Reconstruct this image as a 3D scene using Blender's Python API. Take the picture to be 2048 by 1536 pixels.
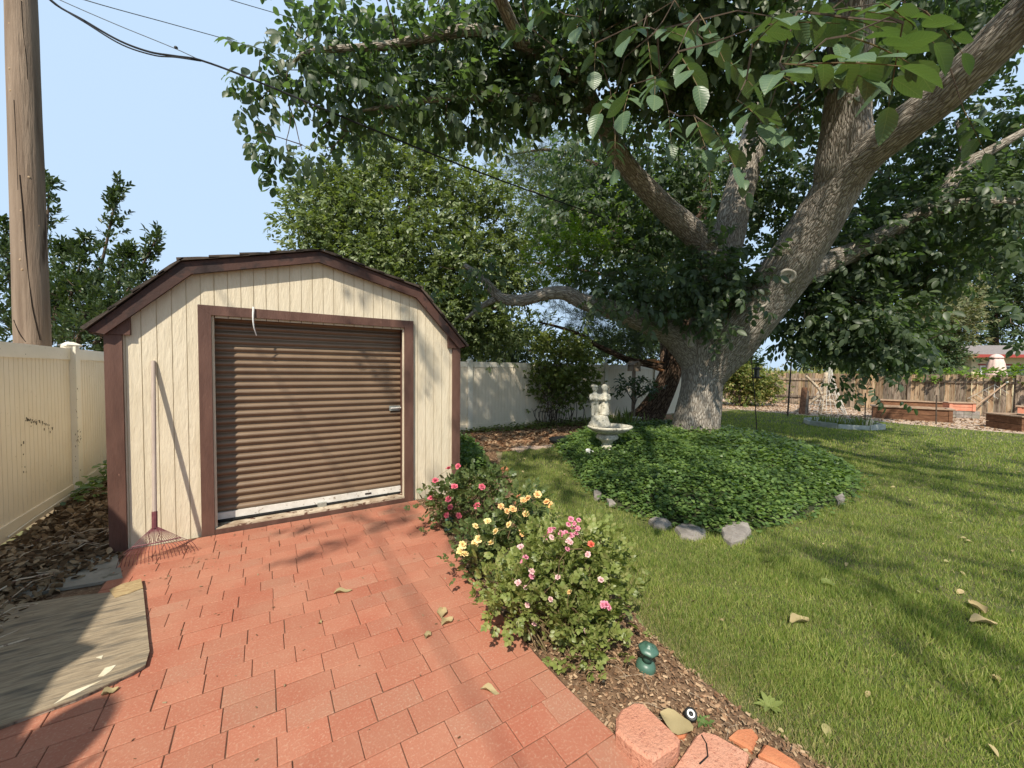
import bpy, bmesh, math, random
import numpy as np
from mathutils import Vector, Matrix

random.seed(7); rng = np.random.default_rng(11)
for o in list(bpy.data.objects): bpy.data.objects.remove(o)
scene = bpy.context.scene
COL = scene.collection

# ------------------------------------------------------------------ camera
F = 785.0; YAW = math.radians(32.2); PITCH = math.radians(2.0); ROLL = 0.009; H = 1.62
_fw = np.array([math.sin(YAW)*math.cos(PITCH), math.cos(YAW)*math.cos(PITCH), -math.sin(PITCH)])
_rt = np.array([math.cos(YAW), -math.sin(YAW), 0.0]); _up = np.cross(_rt, _fw)
_c, _s = math.cos(ROLL), math.sin(ROLL)
_rt, _up = _c*_rt + _s*_up, _c*_up - _s*_rt
CAMP = np.array([0, 0, H])
cd = bpy.data.cameras.new('camera'); cam = bpy.data.objects.new('camera', cd); COL.objects.link(cam)
cd.sensor_width = 36; cd.lens = F/2048*36; cd.clip_start = 0.05; cd.clip_end = 2000
m = Matrix.Identity(4)
for i in range(3): m[i][0] = _rt[i]; m[i][1] = _up[i]; m[i][2] = -_fw[i]; m[i][3] = CAMP[i]
cam.matrix_world = m; scene.camera = cam

# ------------------------------------------------------------------ light
SUN = np.array([-0.96, -1.0, 1.6]); SUN = SUN/np.linalg.norm(SUN)
w = bpy.data.worlds.new('World'); scene.world = w; w.use_nodes = True
nt = w.node_tree; bg = nt.nodes['Background']
sk = nt.nodes.new('ShaderNodeTexSky'); sk.sky_type = 'NISHITA'; sk.sun_disc = False
sk.sun_elevation = math.asin(SUN[2]); sk.sun_rotation = math.atan2(SUN[0], SUN[1])
sk.air_density = 1.0; sk.dust_density = 3.0; sk.ozone_density = 1.6; sk.altitude = 800
hz = nt.nodes.new('ShaderNodeMix'); hz.data_type = 'RGBA'; hz.inputs[0].default_value = .92   # smoke-pale summer sky
nt.links.new(sk.outputs[0], hz.inputs[6]); hz.inputs[7].default_value = (3.15, 4.15, 5.35, 1)
nt.links.new(hz.outputs[2], bg.inputs[0]); bg.inputs[1].default_value = 0.13
sl = bpy.data.lights.new('sun', 'SUN'); so = bpy.data.objects.new('sun', sl); COL.objects.link(so)
sl.energy = 4.4; sl.angle = math.radians(0.9); sl.color = (1.0, 0.92, 0.78)
so.rotation_euler = Vector(SUN).to_track_quat('Z', 'Y').to_euler(); so.location = (0, -5, 12)
vs = scene.view_settings; vs.view_transform = 'Standard'; vs.look = 'None'; vs.exposure = 0.60; vs.gamma = 1
vs.use_curve_mapping = False

# ------------------------------------------------------------------ helpers
def ray(x, y): return _fw + _rt*(x-1024)/F - _up*(y-768)/F
def G(x, y, z=0.0):
    r = ray(x, y); return CAMP + r*((z-H)/r[2])
def at(x, y, Z): return CAMP + ray(x, y)*Z
def plY(x, y, Y):
    r = ray(x, y); return CAMP + r*(Y/r[1])
def plX(x, y, X):
    r = ray(x, y); return CAMP + r*(X/r[0])
def proj(P):
    d = np.asarray(P, float) - CAMP; Z = d@_fw
    return 1024+F*(d@_rt)/Z, 768-F*(d@_up)/Z, Z

def tag(o, label=None, cat=None, group=None, kind=None):
    if label: o['label'] = label
    if cat: o['category'] = cat
    if group: o['group'] = group
    if kind: o['kind'] = kind
    return o
def thing(name, loc, label, cat, group=None):
    o = bpy.data.objects.new(name, None); COL.objects.link(o); o.location = loc; o.empty_display_size = .1
    return tag(o, label, cat, group)
def worldof(o):
    return o.matrix_basis if o.parent is None else worldof(o.parent) @ o.matrix_parent_inverse @ o.matrix_basis
def link(name, me, material, parent=None):
    o = bpy.data.objects.new(name, me); COL.objects.link(o)
    if material is not None and not me.materials: me.materials.append(material)
    if parent is not None:
        o.parent = parent
        P = worldof(parent)
        o.matrix_parent_inverse = P.inverted()
    return o

def npmesh(name, V, T, smooth=False, attr=None):
    """V (n,3), T list of (k,3)/(k,4) index arrays"""
    me = bpy.data.meshes.new(name)
    T = [np.asarray(t, np.int32) for t in T if len(t)]
    me.vertices.add(len(V)); me.vertices.foreach_set('co', np.asarray(V, np.float32).ravel())
    nl = sum(t.size for t in T); nf = sum(len(t) for t in T)
    me.loops.add(nl); me.polygons.add(nf)
    me.loops.foreach_set('vertex_index', np.concatenate([t.ravel() for t in T]))
    tot = np.concatenate([np.full(len(t), t.shape[1], np.int32) for t in T])
    st = np.concatenate([[0], np.cumsum(tot)[:-1]]).astype(np.int32)
    me.polygons.foreach_set('loop_start', st)
    me.polygons.foreach_set('loop_total', tot)
    if smooth: me.polygons.foreach_set('use_smooth', np.ones(nf, bool))
    if attr is not None:
        a = me.attributes.new('bcoord', 'FLOAT_VECTOR', 'POINT'); a.data.foreach_set('vector', np.asarray(attr, np.float32).ravel())
    me.update(calc_edges=True); me.validate()
    return me

class MB:
    def __init__(s): s.v = []; s.f = []; s.a = []
    def add(s, vs, fs, at_=None):
        b = len(s.v); s.v += [tuple(map(float, p)) for p in vs]; s.f += [tuple(i+b for i in f) for f in fs]
        s.a += [tuple(map(float, p)) for p in (at_ if at_ is not None else vs)]
        return s
    def box(s, lo, hi, R=None, c=None):
        (x0, y0, z0), (x1, y1, z1) = lo, hi
        P = [(x0,y0,z0),(x1,y0,z0),(x1,y1,z0),(x0,y1,z0),(x0,y0,z1),(x1,y0,z1),(x1,y1,z1),(x0,y1,z1)]
        if R is not None: P = [tuple(R @ Vector(p) + Vector(c or (0,0,0))) for p in P]
        return s.add(P, [(0,3,2,1),(4,5,6,7),(0,1,5,4),(1,2,6,5),(2,3,7,6),(3,0,4,7)])
    def cbox(s, lo, hi, ch):
        """box with chamfered top edge"""
        (x0, y0, z0), (x1, y1, z1) = lo, hi
        P = [(x0,y0,z0),(x1,y0,z0),(x1,y1,z0),(x0,y1,z0),(x0,y0,z1-ch),(x1,y0,z1-ch),(x1,y1,z1-ch),(x0,y1,z1-ch),
             (x0+ch,y0+ch,z1),(x1-ch,y0+ch,z1),(x1-ch,y1-ch,z1),(x0+ch,y1-ch,z1)]
        return s.add(P, [(0,3,2,1),(8,9,10,11),(0,1,5,4),(1,2,6,5),(2,3,7,6),(3,0,4,7),(4,5,9,8),(5,6,10,9),(6,7,11,10),(7,4,8,11)])
    def prism(s, poly, f0, f1):
        """poly: list of 2d; f0,f1 map 2d->3d"""
        n = len(poly)
        P = [f0(p) for p in poly] + [f1(p) for p in poly]
        return s.add(P, [tuple(range(n)), tuple(range(2*n-1, n-1, -1))] + [(i, i+n, (i+1) % n+n, (i+1) % n) for i in range(n)])
    def xz(s, poly, y0, y1): return s.prism(poly, lambda p: (p[0], y0, p[1]), lambda p: (p[0], y1, p[1]))
    def yz(s, poly, x0, x1): return s.prism(poly, lambda p: (x0, p[0], p[1]), lambda p: (x1, p[0], p[1]))
    def xy(s, poly, z0, z1): return s.prism(poly, lambda p: (p[0], p[1], z0), lambda p: (p[0], p[1], z1))
    def tube(s, pts, rad, n=8, cap=True, wob=0.0, flat=None):
        pts = [np.array(p, float) for p in pts]; L = len(pts)
        if np.isscalar(rad): rad = [rad]*L
        ref = np.array([0.31, 0.17, 0.93]); V = []; A = []; sl = 0; prev = None
        for i in range(L):
            t = pts[min(i+1, L-1)] - pts[max(i-1, 0)]; t = t/(np.linalg.norm(t)+1e-9)
            if prev is None:
                r_ = ref if abs(t@ref) < .9 else np.array([1., 0, 0])
                a = np.cross(t, r_)
            else: a = prev - t*(prev@t)
            a = a/np.linalg.norm(a); b = np.cross(t, a); prev = a
            if i: sl += np.linalg.norm(pts[i]-pts[i-1])
            for k in range(n):
                th = 2*math.pi*k/n
                rr = rad[i]*(1 + (wob*(math.sin(3*th+sl*3.1)+math.sin(5*th-sl*4.3+1.7)+.6*math.sin(2*th+sl*7)) if wob else 0))
                V.append(pts[i]+a*math.cos(th)*rr+b*math.sin(th)*rr)
                A.append((math.cos(th)*rad[i], math.sin(th)*rad[i], sl))
        Fs = [(i*n+k, i*n+(k+1) % n, (i+1)*n+(k+1) % n, (i+1)*n+k) for i in range(L-1) for k in range(n)]
        if cap: Fs += [tuple(range(n-1, -1, -1)), tuple(range((L-1)*n, L*n))]
        return s.add(V, Fs, A)
    def lathe(s, prof, c=(0,0,0), n=16, R=None, fn=None):
        V = []
        for r, z in prof:
            for k in range(n):
                th = 2*math.pi*k/n; rr = r*(fn(th, z) if fn else 1)
                p = Vector((math.cos(th)*rr, math.sin(th)*rr, z))
                if R is not None: p = R @ p
                V.append(tuple(p+Vector(c)))
        L = len(prof)
        Fs = [(i*n+k, i*n+(k+1) % n, (i+1)*n+(k+1) % n, (i+1)*n+k) for i in range(L-1) for k in range(n)]
        Fs += [tuple(range(n-1, -1, -1)), tuple(range((L-1)*n, L*n))]
        return s.add(V, Fs)
    def ball(s, c, r, n=10, R=None):
        if np.isscalar(r): r = (r, r, r)
        V = []; m_ = max(4, n//2+1)
        for i in range(m_+1):
            ph = math.pi*(i/m_)-math.pi/2
            for k in range(n):
                th = 2*math.pi*k/n
                p = Vector((r[0]*math.cos(ph)*math.cos(th), r[1]*math.cos(ph)*math.sin(th), r[2]*math.sin(ph)))
                if R is not None: p = R @ p
                V.append(tuple(p+Vector(c)))
        return s.add(V, [(i*n+k, i*n+(k+1) % n, (i+1)*n+(k+1) % n, (i+1)*n+k) for i in range(m_) for k in range(n)])
    def mesh(s, name='mesh', smooth=False):
        me = bpy.data.meshes.new(name); me.from_pydata(s.v, [], s.f)
        if smooth: me.polygons.foreach_set('use_smooth', np.ones(len(me.polygons), bool))
        a = me.attributes.new('bcoord', 'FLOAT_VECTOR', 'POINT'); a.data.foreach_set('vector', np.asarray(s.a, np.float32).ravel())
        me.update(); return me
    def build(s, name, material, parent=None, smooth=False):
        return link(name, s.mesh(name, smooth), material, parent)

def spline(pts, k=4):
    """chord-length Hermite spline through rows (any dim)"""
    P = np.array(pts, float); n = len(P); out = []
    t = np.concatenate([[0], np.cumsum(np.linalg.norm(np.diff(P[:, :3], axis=0), axis=1)+1e-6)])
    m_ = np.array([(P[min(i+1, n-1)]-P[max(i-1, 0)])/(t[min(i+1, n-1)]-t[max(i-1, 0)]) for i in range(n)])
    for i in range(n-1):
        h = t[i+1]-t[i]
        for j in range(k):
            u = j/k; out.append((2*u**3-3*u*u+1)*P[i]+(u**3-2*u*u+u)*h*m_[i]+(-2*u**3+3*u*u)*P[i+1]+(u**3-u*u)*h*m_[i+1])
    out.append(P[-1]); return np.array(out)

def inpoly(x, y, poly):
    x = np.asarray(x); y = np.asarray(y); r = np.zeros(x.shape, bool); n = len(poly)
    for i in range(n):
        x1, y1 = poly[i][:2]; x2, y2 = poly[(i+1) % n][:2]
        if y1 == y2: continue
        c = ((y1 > y) != (y2 > y)) & (x < (x2-x1)*(y-y1)/(y2-y1)+x1); r ^= c
    return r
def edgedist(x, y, poly):
    d = np.full(np.shape(x), 1e9); n = len(poly)
    for i in range(n):
        a = np.array(poly[i][:2], float); b = np.array(poly[(i+1) % n][:2], float); ab = b-a
        t = np.clip(((x-a[0])*ab[0]+(y-a[1])*ab[1])/(ab@ab+1e-12), 0, 1)
        d = np.minimum(d, np.hypot(x-a[0]-t*ab[0], y-a[1]-t*ab[1]))
    return d

# ---- leaf / blade templates (V,list of faces) along +Y, normal +Z
def leaf_t(w=.25, fold=.08, droop=.18):
    prof = ((.10,.50),(.32,.95),(.58,1.0),(.82,.58)); V = [[0,0,0]]
    for t, k in prof: z0 = -droop*t*t; V += [[-w*k, t, z0+fold*k], [0, t, z0], [w*k, t, z0+fold*k]]
    V.append([0, 1, -droop]); n = len(prof); e = 3*n+1; L_ = 3*n-2
    Q = [q for i in range(n-1) for b in (1+3*i,) for q in ([b, b+1, b+4, b+3], [b+1, b+2, b+5, b+4])]
    return np.array(V, float), np.array([[0,2,1],[0,3,2],[L_,L_+1,e],[L_+1,L_+2,e]]), np.array(Q)
def leaf_s(w=.25, fold=.07, droop=.12):
    V = np.array([[0,0,0],[-w,.5,fold],[0,1,-droop],[w,.5,fold]], float)
    return V, np.array([[0,2,1],[0,3,2]]), np.zeros((0,4), int)
def comp(*items):
    """items: (template, R(3x3), scale, pos) -> joined template"""
    V = []; T = []; Q = []; b = 0
    for (tv, tt, tq), R, s, p in items:
        V.append(tv@np.asarray(R).T*s+np.asarray(p)); T.append(tt+b); Q.append(tq+b); b += len(tv)
    return np.concatenate(V), np.concatenate(T), np.concatenate(Q)
def basis(d, roll):
    """(N,3) dirs -> (N,3,3) with columns x,y=d,z ; z near up then rolled"""
    d = d/np.linalg.norm(d, axis=1, keepdims=True)
    upv = np.tile([0., 0, 1.], (len(d), 1)); bad = np.abs(d[:, 2]) > .97; upv[bad] = [1., 0, 0]
    x = np.cross(d, upv); x /= np.linalg.norm(x, axis=1, keepdims=True); z = np.cross(x, d)
    c, s = np.cos(roll)[:, None], np.sin(roll)[:, None]
    X = x*c+z*s; Zv = z*c-x*s
    return np.stack([X, d, Zv], axis=2)
def b1(d, roll=0.): return basis(np.array([d], float), np.array([float(roll)]))[0]
def scatter(name, tmpl, R, S, P, material, parent=None, smooth=False, flat=False):
    tv, tt, tq = tmpl; N = len(P); n = len(tv)
    S = np.asarray(S, float); S = np.broadcast_to(S.reshape(-1, 1, 1) if S.ndim <= 1 else S[:, None, :], (N, 1, 1 if S.ndim <= 1 else 3))
    V = np.einsum('nij,nkj->nki', R, tv[None]*S)+np.asarray(P)[:, None]
    off = (np.arange(N)*n)[:, None, None]
    Tr = (tt[None]+off).reshape(-1, 3) if len(tt) else np.zeros((0, 3), int)
    Qr = (tq[None]+off).reshape(-1, 4) if len(tq) else np.zeros((0, 4), int)
    return link(name, npmesh(name, V.reshape(-1, 3), [Tr, Qr], smooth), material, parent)
def join_np(name, parts, material, parent=None, smooth=False):
    V = []; T = []; Q = []; b = 0
    for (tv, tt, tq), R, S, P in parts:
        N = len(P); n = len(tv)
        if N == 0: continue
        X = np.einsum('nij,nkj->nki', R, tv[None]*np.asarray(S, float).reshape(-1, 1, 1))+np.asarray(P)[:, None]
        off = (np.arange(N)*n)[:, None, None]+b
        V.append(X.reshape(-1, 3)); b += N*n
        if len(tt): T.append((tt[None]+off).reshape(-1, 3))
        if len(tq): Q.append((tq[None]+off).reshape(-1, 4))
    fs = [np.concatenate(T) if T else [], np.concatenate(Q) if Q else []]
    return link(name, npmesh(name, np.concatenate(V), fs, smooth), material, parent)

# ------------------------------------------------------------------ materials
def new_mat(name):
    m = bpy.data.materials.new(name); m.use_nodes = True; nt = m.node_tree
    return m, nt, nt.nodes['Principled BSDF'], nt.nodes['Material Output']
def ramp(nt, fac, stops):
    r = nt.nodes.new('ShaderNodeValToRGB'); el = r.color_ramp.elements
    while len(el) < len(stops): el.new(.5)
    for e, (p, c) in zip(el, stops): e.position = p; e.color = (*c, 1)
    nt.links.new(fac, r.inputs[0]); return r.outputs[0]
def noise(nt, vec, scale, detail=5, rough=.6, dist=0):
    n = nt.nodes.new('ShaderNodeTexNoise'); n.inputs['Scale'].default_value = scale; n.inputs['Detail'].default_value = detail
    n.inputs['Roughness'].default_value = rough; n.inputs['Distortion'].default_value = dist
    if vec is not None: nt.links.new(vec, n.inputs['Vector'])
    return n.outputs[0]
def coords(nt, kind='Object', stretch=(1,1,1)):
    if kind == 'bark':
        a = nt.nodes.new('ShaderNodeAttribute'); a.attribute_name = 'bcoord'; v = a.outputs['Vector']
    elif kind == 'pos':
        a = nt.nodes.new('ShaderNodeNewGeometry'); v = a.outputs['Position']
    else:
        a = nt.nodes.new('ShaderNodeTexCoord'); v = a.outputs[kind]
    mp = nt.nodes.new('ShaderNodeMapping'); mp.inputs['Scale'].default_value = stretch
    nt.links.new(v, mp.inputs[0]); return mp.outputs[0]
def mixc(nt, fac, a, b, mode='MIX'):
    n = nt.nodes.new('ShaderNodeMix'); n.data_type = 'RGBA'; n.blend_type = mode
    for i, v in ((0, fac), (6, a), (7, b)):
        if isinstance(v, (int, float)): n.inputs[i].default_value = v
        elif isinstance(v, tuple): n.inputs[i].default_value = (*v, 1)
        else: nt.links.new(v, n.inputs[i])
    return n.outputs[2]
def math_(nt, op, a, b=None):
    n = nt.nodes.new('ShaderNodeMath'); n.operation = op
    for i, v in ((0, a), (1, b)):
        if v is None: continue
        if isinstance(v, (int, float)): n.inputs[i].default_value = v
        else: nt.links.new(v, n.inputs[i])
    return n.outputs[0]
def bumpn(nt, bsdf, h, strength, dist=.02):
    b = nt.nodes.new('ShaderNodeBump'); b.inputs['Strength'].default_value = strength; b.inputs['Distance'].default_value = dist
    nt.links.new(h, b.inputs['Height']); nt.links.new(b.outputs[0], bsdf.inputs['Normal'])
def mat(name, c1, c2=None, scale=6, rough=.75, bump=.0, bscale=None, stretch=(1,1,1), rnd=0., coord='pos', detail=6,
        spec=.25, metal=0, c3=None, s3=30, t3=(.62,.7), bdist=.01, contrast=(.35,.65), dist=0):
    m, nt, b, out = new_mat(name); c2 = c2 or c1
    v = coords(nt, coord, stretch)
    col = ramp(nt, noise(nt, v, scale, detail, dist=dist), [(contrast[0], c1), (contrast[1], c2)])
    if c3:
        n3 = noise(nt, v, s3, 4); f3 = ramp(nt, n3, [(t3[0], (0,0,0)), (t3[1], (1,1,1))]); col = mixc(nt, f3, col, c3)
    if rnd:
        oi = nt.nodes.new('ShaderNodeObjectInfo')
        k = math_(nt, 'ADD', math_(nt, 'MULTIPLY', oi.outputs['Random'], 2*rnd), 1-rnd)
        hs = nt.nodes.new('ShaderNodeHueSaturation'); nt.links.new(k, hs.inputs['Value']); nt.links.new(col, hs.inputs['Color']); col = hs.outputs[0]
    nt.links.new(col, b.inputs['Base Color'])
    b.inputs['Roughness'].default_value = rough; b.inputs['Specular IOR Level'].default_value = spec; b.inputs['Metallic'].default_value = metal
    if bump: bumpn(nt, b, noise(nt, v, bscale or scale*3, 6, .65), bump, bdist)
    return m
def leafmat(name, cols, trans=.35, rough=.45, spec=.35, tcol=None, under=.0):
    """colour per leaf from Random Per Island; some light passes through"""
    m, nt, b, out = new_mat(name)
    g = nt.nodes.new('ShaderNodeNewGeometry')
    n = len(cols); col = ramp(nt, g.outputs['Random Per Island'], [(i/max(1, n-1), c) for i, c in enumerate(cols)])
    big = noise(nt, coords(nt, 'pos'), 1.3, 3); col = mixc(nt, .5, col, ramp(nt, big, [(.3, (.55,.6,.5)), (.7, (1.25,1.2,1.1))]), 'MULTIPLY')
    if under: col = mixc(nt, math_(nt, 'MULTIPLY', g.outputs['Backfacing'], under), col, (.32,.38,.26))
    nt.links.new(col, b.inputs['Base Color']); b.inputs['Roughness'].default_value = rough; b.inputs['Specular IOR Level'].default_value = spec
    t = nt.nodes.new('ShaderNodeBsdfTranslucent')
    tc = mixc(nt, 1.0, col, tcol or (1.6, 1.7, .55), 'MULTIPLY'); nt.links.new(tc, t.inputs[0])
    mx = nt.nodes.new('ShaderNodeMixShader'); mx.inputs[0].default_value = trans
    nt.links.new(b.outputs[0], mx.inputs[1]); nt.links.new(t.outputs[0], mx.inputs[2]); nt.links.new(mx.outputs[0], out.inputs[0])
    return m
def barkmat(name, c_dark, c_mid, c_light, su=26, sv=6, bump=1.0, bd=.05):
    m, nt, b, out = new_mat(name)
    v = coords(nt, 'bark', (1, 1, sv/su))
    nd = nt.nodes.new('ShaderNodeTexNoise'); nd.inputs['Scale'].default_value = su*.45; nd.inputs['Detail'].default_value = 3
    nt.links.new(v, nd.inputs['Vector'])
    va = nt.nodes.new('ShaderNodeVectorMath'); va.operation = 'MULTIPLY_ADD'
    nt.links.new(nd.outputs['Color'], va.inputs[0]); va.inputs[1].default_value = (.06,)*3; nt.links.new(v, va.inputs[2])
    vo = nt.nodes.new('ShaderNodeTexVoronoi'); vo.feature = 'DISTANCE_TO_EDGE'; vo.inputs['Scale'].default_value = su
    nt.links.new(va.outputs[0], vo.inputs['Vector'])
    fine = noise(nt, v, su*4, 6, .7)
    h = math_(nt, 'ADD', math_(nt, 'MINIMUM', math_(nt, 'MULTIPLY', vo.outputs[0], 4.0), 1.0), math_(nt, 'MULTIPLY', fine, .5))
    col = ramp(nt, h, [(.12, c_dark), (.62, c_mid), (1.0, c_light)])
    big = noise(nt, coords(nt, 'bark'), 1.8, 4); col = mixc(nt, .6, col, ramp(nt, big, [(.3, (.7,.66,.62)), (.7, (1.2,1.18,1.15))]), 'MULTIPLY')
    nt.links.new(col, b.inputs['Base Color']); b.inputs['Roughness'].default_value = .9; b.inputs['Specular IOR Level'].default_value = .1
    bumpn(nt, b, h, bump, bd); return m

M = {}
M['siding'] = mat('siding paint', (.58,.50,.365), (.65,.57,.43), 3, .7, .6, 16, (3,3,.6), bdist=.014, dist=1.2, c3=(.42,.34,.22), s3=60, t3=(.72,.78))
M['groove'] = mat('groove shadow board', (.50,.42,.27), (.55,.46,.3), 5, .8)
M['trim'] = mat('brown trim paint', (.085,.042,.031), (.125,.064,.047), 5, .6, .4, 40, (2,2,.5), c3=(.30,.16,.12), s3=25, t3=(.70,.76), spec=.3)
M['rakeboard'] = mat('worn brown rake board', (.052,.028,.023), (.095,.046,.035), 3, .7, .4, 30, c3=(.035,.022,.02), s3=6, t3=(.5,.6))
M['slat'] = mat('brown steel curtain', (.145,.097,.060), (.18,.122,.076), 4, .42, .06, 50, rnd=.05, spec=.5)
M['steelbar'] = mat('weathered white steel', (.55,.52,.47), (.7,.67,.62), 9, .5, .1, c3=(.22,.17,.12), s3=30, t3=(.62,.68))
M['latch'] = mat('galvanised latch', (.32,.33,.30), (.45,.46,.42), 30, .4, 0, metal=.6)
M['sill'] = mat('worn sill wood', (.30,.22,.15), (.55,.47,.36), 8, .85, .4, 40, c3=(.12,.06,.04), s3=12, t3=(.55,.62))
M['shingle'] = mat('dark wood shake', (.030,.024,.020), (.075,.058,.046), 7, .9, .7, 45, (1,1,1), rnd=.35)
M['rope'] = mat('white strap', (.7,.7,.68), None, 9, .8)
M['dark'] = mat('dark interior', (.015,.013,.012), None, 3, .9)
M['vinyl'] = mat('almond vinyl', (.76,.66,.51), (.80,.71,.57), 2.5, .5, .05, 20, c3=(.36,.27,.15), s3=18, t3=(.66,.80), spec=.4)
M['vinylwhite'] = mat('pale vinyl', (.74,.68,.56), (.80,.74,.63), 2.5, .45, .05, 20, c3=(.2,.15,.09), s3=30, t3=(.66,.74), spec=.4)
M['stain'] = mat('mildew speck', (.05,.04,.025), (.12,.09,.05), 60, .9)
M['pole'] = mat('utility pole wood', (.15,.105,.075), (.28,.21,.155), 9, .9, .8, 30, (1.0,1.0,.07), coord='bark', c3=(.055,.034,.022), s3=9, t3=(.60,.68), bdist=.02)
M['crack'] = mat('pole crack', (.02,.013,.009), None, 5, .95)
M['knot'] = mat('pale knot', (.42,.32,.22), (.3,.2,.12), 30, .9)
M['wire'] = mat('black cable', (.012,.012,.014), None, 5, .6)
M['wiregrey'] = mat('grey wire', (.10,.11,.12), None, 5, .6)
M['brick'] = mat('red clay paver', (.33,.112,.068), (.36,.155,.098), 2.6, .85, .5, 90, rnd=.07, c3=(.44,.25,.17), s3=90, t3=(.52,.80), detail=8, bdist=.004)
M['brick2'] = mat('red clay paver worn', (.34,.125,.078), (.33,.155,.10), 3, .88, .5, 90, rnd=.07, c3=(.42,.27,.19), s3=90, t3=(.52,.80), detail=8, bdist=.004)
M['mortar'] = mat('joint dirt', (.075,.040,.027), (.17,.09,.057), 14, .95, .5, 90)
M['ground'] = mat('bare dry ground', (.16,.12,.075), (.26,.20,.12), 3, .95, .5, 30, c3=(.12,.14,.05), s3=1.2, t3=(.5,.6))
M['lawnbase'] = mat('lawn soil and thatch', (.055,.070,.022), (.12,.115,.045), 6, .95, .6, 60)
M['bedsoil'] = mat('bark mulch soil', (.085,.050,.030), (.22,.135,.08), 20, .95, .8, 60, c3=(.34,.24,.16), s3=70, t3=(.6,.66))
M['mulchred'] = mat('reddish leaf mulch', (.17,.085,.045), (.34,.19,.10), 18, .95, .8, 60, c3=(.10,.055,.03), s3=40, t3=(.55,.62))
M['gravel'] = mat('pale bark and gravel', (.36,.26,.19), (.50,.40,.31), 9, .95, .9, 50, c3=(.20,.12,.08), s3=14, t3=(.56,.62))
M['moundsoil'] = mat('dark mound soil', (.022,.026,.012), (.04,.045,.02), 8, .95, .6, 40)
M['ply'] = mat('weathered plywood', (.22,.17,.115), (.35,.28,.19), 9, .88, .6, 40, (1.2,8,1), c3=(.13,.11,.085), s3=3.0, t3=(.5,.68), dist=.2)
M['plyraw'] = mat('splintered raw wood', (.30,.20,.10), (.48,.36,.19), 9, .9, .8, 40, (2,9,1))
M['plypale'] = mat('flaked pale ply', (.62,.58,.46), (.5,.42,.28), 20, .9)
M['slab'] = mat('grey concrete', (.20,.185,.155), (.27,.25,.21), 6, .9, .4, 60, c3=(.13,.12,.09), s3=9, t3=(.55,.65))
M['stone'] = mat('grey edging stone', (.17,.15,.135), (.28,.25,.225), 8, .9, .8, 25, rnd=.12, c3=(.16,.13,.11), s3=20, t3=(.6,.68))
M['flag'] = mat('pinkish flagstone', (.33,.235,.185), (.42,.31,.25), 8, .9, .5, 30, rnd=.1)
M['block'] = mat('pink concrete block', (.50,.225,.145), (.56,.29,.20), 5, .92, 1.0, 70, c3=(.36,.15,.10), s3=75, t3=(.56,.66), bdist=.010, detail=8)
M['blockred'] = mat('orange red brick', (.44,.155,.075), (.50,.20,.10), 7, .9, .6, 90)
M['statue'] = mat('weathered cast stone', (.42,.39,.31), (.62,.58,.48), 14, .9, .5, 60, c3=(.20,.19,.14), s3=22, t3=(.56,.64))
M['greenplastic'] = mat('green path light plastic', (.04,.10,.075), (.07,.14,.10), 9, .4, .1, spec=.5)
M['black'] = mat('black plastic', (.014,.015,.016), None, 9, .45)
M['ironrust'] = mat('dark iron', (.022,.020,.020), (.05,.035,.028), 20, .6)
M['white'] = mat('white paint', (.72,.71,.68), None, 9, .5)
M['rakepaint'] = mat('faded maroon rake', (.11,.032,.040), (.17,.06,.065), 20, .5, .1)
M['rakehandle'] = mat('pinkish grey handle', (.34,.27,.225), (.43,.35,.30), 12, .7, .2, 40, (1,1,.1))
M['oldwood'] = mat('grey fence wood', (.14,.10,.07), (.33,.26,.20), 5, .9, .6, 26, (2.5,2.5,.35), rnd=.35, c3=(.075,.05,.036), s3=7, t3=(.52,.64))
M['oldwoodwarm'] = mat('warm fence wood', (.24,.145,.08), (.44,.33,.22), 5, .9, .6, 26, (2.5,2.5,.3), rnd=.35, c3=(.11,.06,.035), s3=7, t3=(.54,.66))
M['planter'] = mat('brown planter wood', (.11,.052,.028), (.20,.10,.055), 6, .85, .5, 30, (3,.5,3), rnd=.2)
M['plantertop'] = mat('sun bleached cap board', (.27,.18,.12), (.38,.27,.19), 6, .85, .4, 30, rnd=.12)
M['terracotta'] = mat('salmon terracotta', (.50,.19,.12), (.58,.27,.18), 8, .85, .2)
M['cream'] = mat('cream house wall', (.62,.55,.36), None, 3, .8)
M['redfascia'] = mat('red fascia', (.30,.055,.045), None, 5, .6)
M['roofgrey'] = mat('grey asphalt roof', (.17,.145,.14), (.24,.21,.20), 9, .95, .5, 40)
M['glass'] = mat('dark window glass', (.06,.07,.065), (.10,.11,.10), 2, .15, spec=.6)
M['umbrella'] = mat('pale pink canvas', (.62,.44,.40), (.68,.51,.47), 6, .85, .2)
M['net'] = mat('white netting', (.62,.60,.55), (.75,.73,.68), 30, .9)
M['galv'] = mat('galvanised edging', (.42,.44,.43), (.60,.62,.60), 8, .45, .1, metal=.3)
M['heart'] = mat('pale cut wood', (.36,.32,.27), (.48,.44,.38), 18, .9, .4, 60)
M['splinter'] = mat('fresh reddish break', (.36,.14,.06), (.50,.26,.12), 14, .9, .6, 30)
M['seedhead'] = mat('iron', (.03,.03,.03), None, 5, .5)
M['bark'] = barkmat('walnut bark', (.11,.092,.076), (.26,.23,.195), (.37,.34,.30), 30, 6, .7, .03)
M['bark2'] = barkmat('pine bark', (.022,.014,.010), (.10,.062,.042), (.17,.115,.082), 16, 4, 1.0, .05)
M['twig'] = mat('thin brown twig', (.065,.045,.033), (.13,.095,.07), 10, .9)
M['stem'] = mat('rose stem', (.10,.065,.035), (.16,.12,.06), 10, .8)
M['leafwalnut'] = leafmat('walnut leaves', [(.066,.096,.062), (.084,.118,.070), (.104,.142,.080), (.09,.126,.080), (.125,.168,.074)], .48, .42, .45, (1.35,1.65,.65))
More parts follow.
